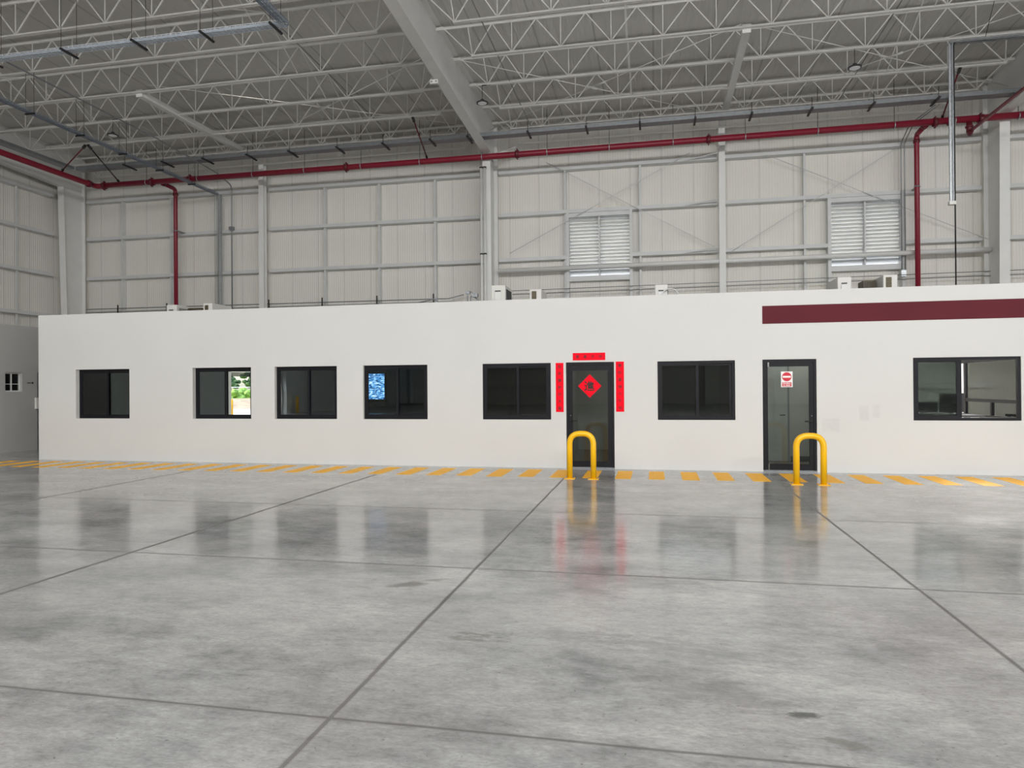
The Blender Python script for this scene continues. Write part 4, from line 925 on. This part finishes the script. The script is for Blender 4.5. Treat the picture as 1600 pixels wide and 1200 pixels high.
# ================================================================== what the glass mirrors : opposite side of the hall and the yard
for (x, lab) in ((-22.3, 'corner'), (-5.45, 'middle'), (10.04, 'far'), (4.4, 'slender')):
    one('front_wall_column', lambda bm: box(bm, x-0.15, x+0.15, YF+0.02, YF+0.5, 0, 10.2), 'white_steel', 'white steel column on the front wall behind the viewer, %s one' % lab, 'column')
for z, hn in ((1.6, 'lowest'), (3.2, 'second'), (4.7, 'third')):
    one('front_wall_girt', lambda bm: [box(bm, a_, b_, YF+0.02, YF+0.2, z-0.06, z+0.06) for a_, b_ in ((XL+0.8, -5.65), (-5.25, 4.2), (4.6, 9.8), (10.3, XR))], 'girt_steel', '%s white girt on the front wall behind the viewer' % hn, 'wall rail')
one('dock_bollard', lambda bm: cyl(bm, (-23.5, -8.0, 0), (-23.5, -8.0, 1.0), 0.09, 14), 'yellow_paint', 'yellow bollard outside the dock door mirrored in the second window', 'bollard', 'yellow dock bollards')
one('dock_bollard', lambda bm: cyl(bm, (-22.3, -13.3, 0), (-22.3, -13.3, 1.1), 0.10, 14), 'yellow_paint', 'yellow bollard inside the dock door mirrored in the third window', 'bollard', 'yellow dock bollards')
one('door_jamb_panel', lambda bm: box(bm, -22.88, -22.6, -14.6, -12.5, 0.0, 2.6), 'white_pipe', 'white door jamb panel mirrored in the third window', 'panel')
one('dock_door_shutter', lambda bm: [box(bm, XL-0.10, XL-0.05, -12.38, -7.12, 2.30+0.06*k, 2.35+0.06*k) for k in range(4)], 'rubber_black', 'rolled dark shutter edge over the dock door mirrored in the second window', 'shutter')
def ground(name, x0, x1, y0, y1, z, m_): struct(name, boxes((x0, x1, y0, y1, z-0.2, z)), m_)
bm = BM(); box(bm, -140, XL-0.2, -220, 80, -0.25, -0.05); box(bm, XL-0.2, 80, -220, YF-0.2, -0.25, -0.05); box(bm, XL-0.2, 80, YB+0.3, 80, -0.25, -0.05); box(bm, XR+0.3, 80, YF-0.2, YB+0.3, -0.25, -0.05)
struct('floor_yard', bm, 'outside_ground')
# verge and bank follow the direction seen in the mirror : u away from the hall, v across
mu = Vector((-0.545, -0.838, 0)).normalized(); mv = Vector((mu.y, -mu.x, 0)); O_ = Vector((0, 26.9, 0)) * 1.0
def uv(u_, v_, z): return Vector((-8.9, 13.45, 0)) + mu*u_ + mv*v_ + Vector((0, 0, z))
def strip(name, u0, u1, z0, z1, m_, v0=-40, v1=40, n=24):
    bm = BM(); rows = []
    for i in range(n+1):
        u_ = u0+(u1-u0)*i/n; row = []
        for j in range(n+1):
            v_ = v0+(v1-v0)*j/n
            row.append(bm.verts.new(uv(u_, v_, z0+(z1-z0)*i/n + (random.uniform(-0.12, 0.12) if 0 < i < n else 0))))
        rows.append(row)
    for i in range(n):
        for j in range(n): bm.faces.new((rows[i][j], rows[i+1][j], rows[i+1][j+1], rows[i][j+1]))
    for f in bm.faces: f.smooth = True
    return bm
struct('floor_verge', strip('verge', 44, 62, -0.04, 0.55, 'dirt'), 'dirt')
struct('floor_bank', strip('bank', 62, 110, 0.55, 1.3, 'grass'), 'grass')
def tree(u_, v_, h, rad, lab, m_='leaf'):
    b = uv(u_, v_, 0.3)
    t = thing('tree', lab, 'tree', b, 'trees beyond the yard')
    bm = BM(); tube(bm, [b, b+Vector((0.1, 0.1, h*0.4)), b+Vector((-0.1, 0.2, h*0.75))], 0.16, 8); obj('trunk', bm, 'bark', t)
    bm = BM()
    for k in range(26):
        a_ = random.uniform(0, 6.28); rr = random.uniform(0, rad); zz = h*random.uniform(0.45, 1.0)
        sc_ = rad*random.uniform(0.22, 0.45)
        bmesh.ops.create_icosphere(bm, subdivisions=2, radius=sc_, matrix=Matrix.Translation(b+Vector((rr*math.cos(a_), rr*math.sin(a_), zz))) @ Matrix.Diagonal((1, 1, 0.7, 1)))
    for v_ in bm.verts: v_.co += Vector((random.uniform(-1, 1), random.uniform(-1, 1), random.uniform(-1, 1)))*0.12*rad*0.4
    obj('crown', bm, m_, t)
for (u_, v_, h, rad, k) in ((92, -5.0, 4.3, 1.5, 0), (95, -1.4, 3.6, 1.4, 1), (99, 1.6, 3.2, 1.5, 2), (90, 4.6, 5.2, 1.5, 3), (99, 9.5, 4.5, 2.0, 4), (60, -6.8, 5.0, 1.6, 5)):
    tree(u_, v_, h, rad, ['dark tree at the window edge mirrored in the second window', 'small dark tree mirrored mid pane in the second window', 'low dark tree mirrored beside the tall one in the second window', 'tall dark tree mirrored in the second window', 'broad dark tree behind the mirrored yard', 'dark tree near the mirrored door edge in the second window'][k])
for (u_, v_, rad, lab) in ((58, -2.4, 0.8, 'bright green bush mirrored left of centre in the second window'), (66, 0.4, 1.2, 'light green bush mirrored at centre of the second window'), (72, 4.0, 1.4, 'light green bush mirrored behind the dry grass')):
    b = uv(u_, v_, 0.3); bm = BM()
    for k in range(16):
        bmesh.ops.create_icosphere(bm, subdivisions=2, radius=rad*random.uniform(0.25, 0.5), matrix=Matrix.Translation(b+Vector((random.uniform(-rad, rad), random.uniform(-rad, rad), random.uniform(0.1, rad)))))
    for v__ in bm.verts: v__.co += Vector((random.uniform(-1, 1), random.uniform(-1, 1), random.uniform(-1, 1)))*0.06
    tag(obj('bush', bm, 'leaf_light'), lab.replace('left of centre', 'near the bollard'), 'bush', 'bushes beyond the yard')
one('yard_rail', lambda bm: (cyl(bm, uv(56, -27, 1.75), uv(56, 25, 1.75), 0.035, 8), [cyl(bm, uv(56, -26+8*k, 0), uv(56, -26+8*k, 1.75), 0.03, 8) for k in range(7)]), 'white_pipe', 'pale rail across the mirrored yard in the second window', 'fence')
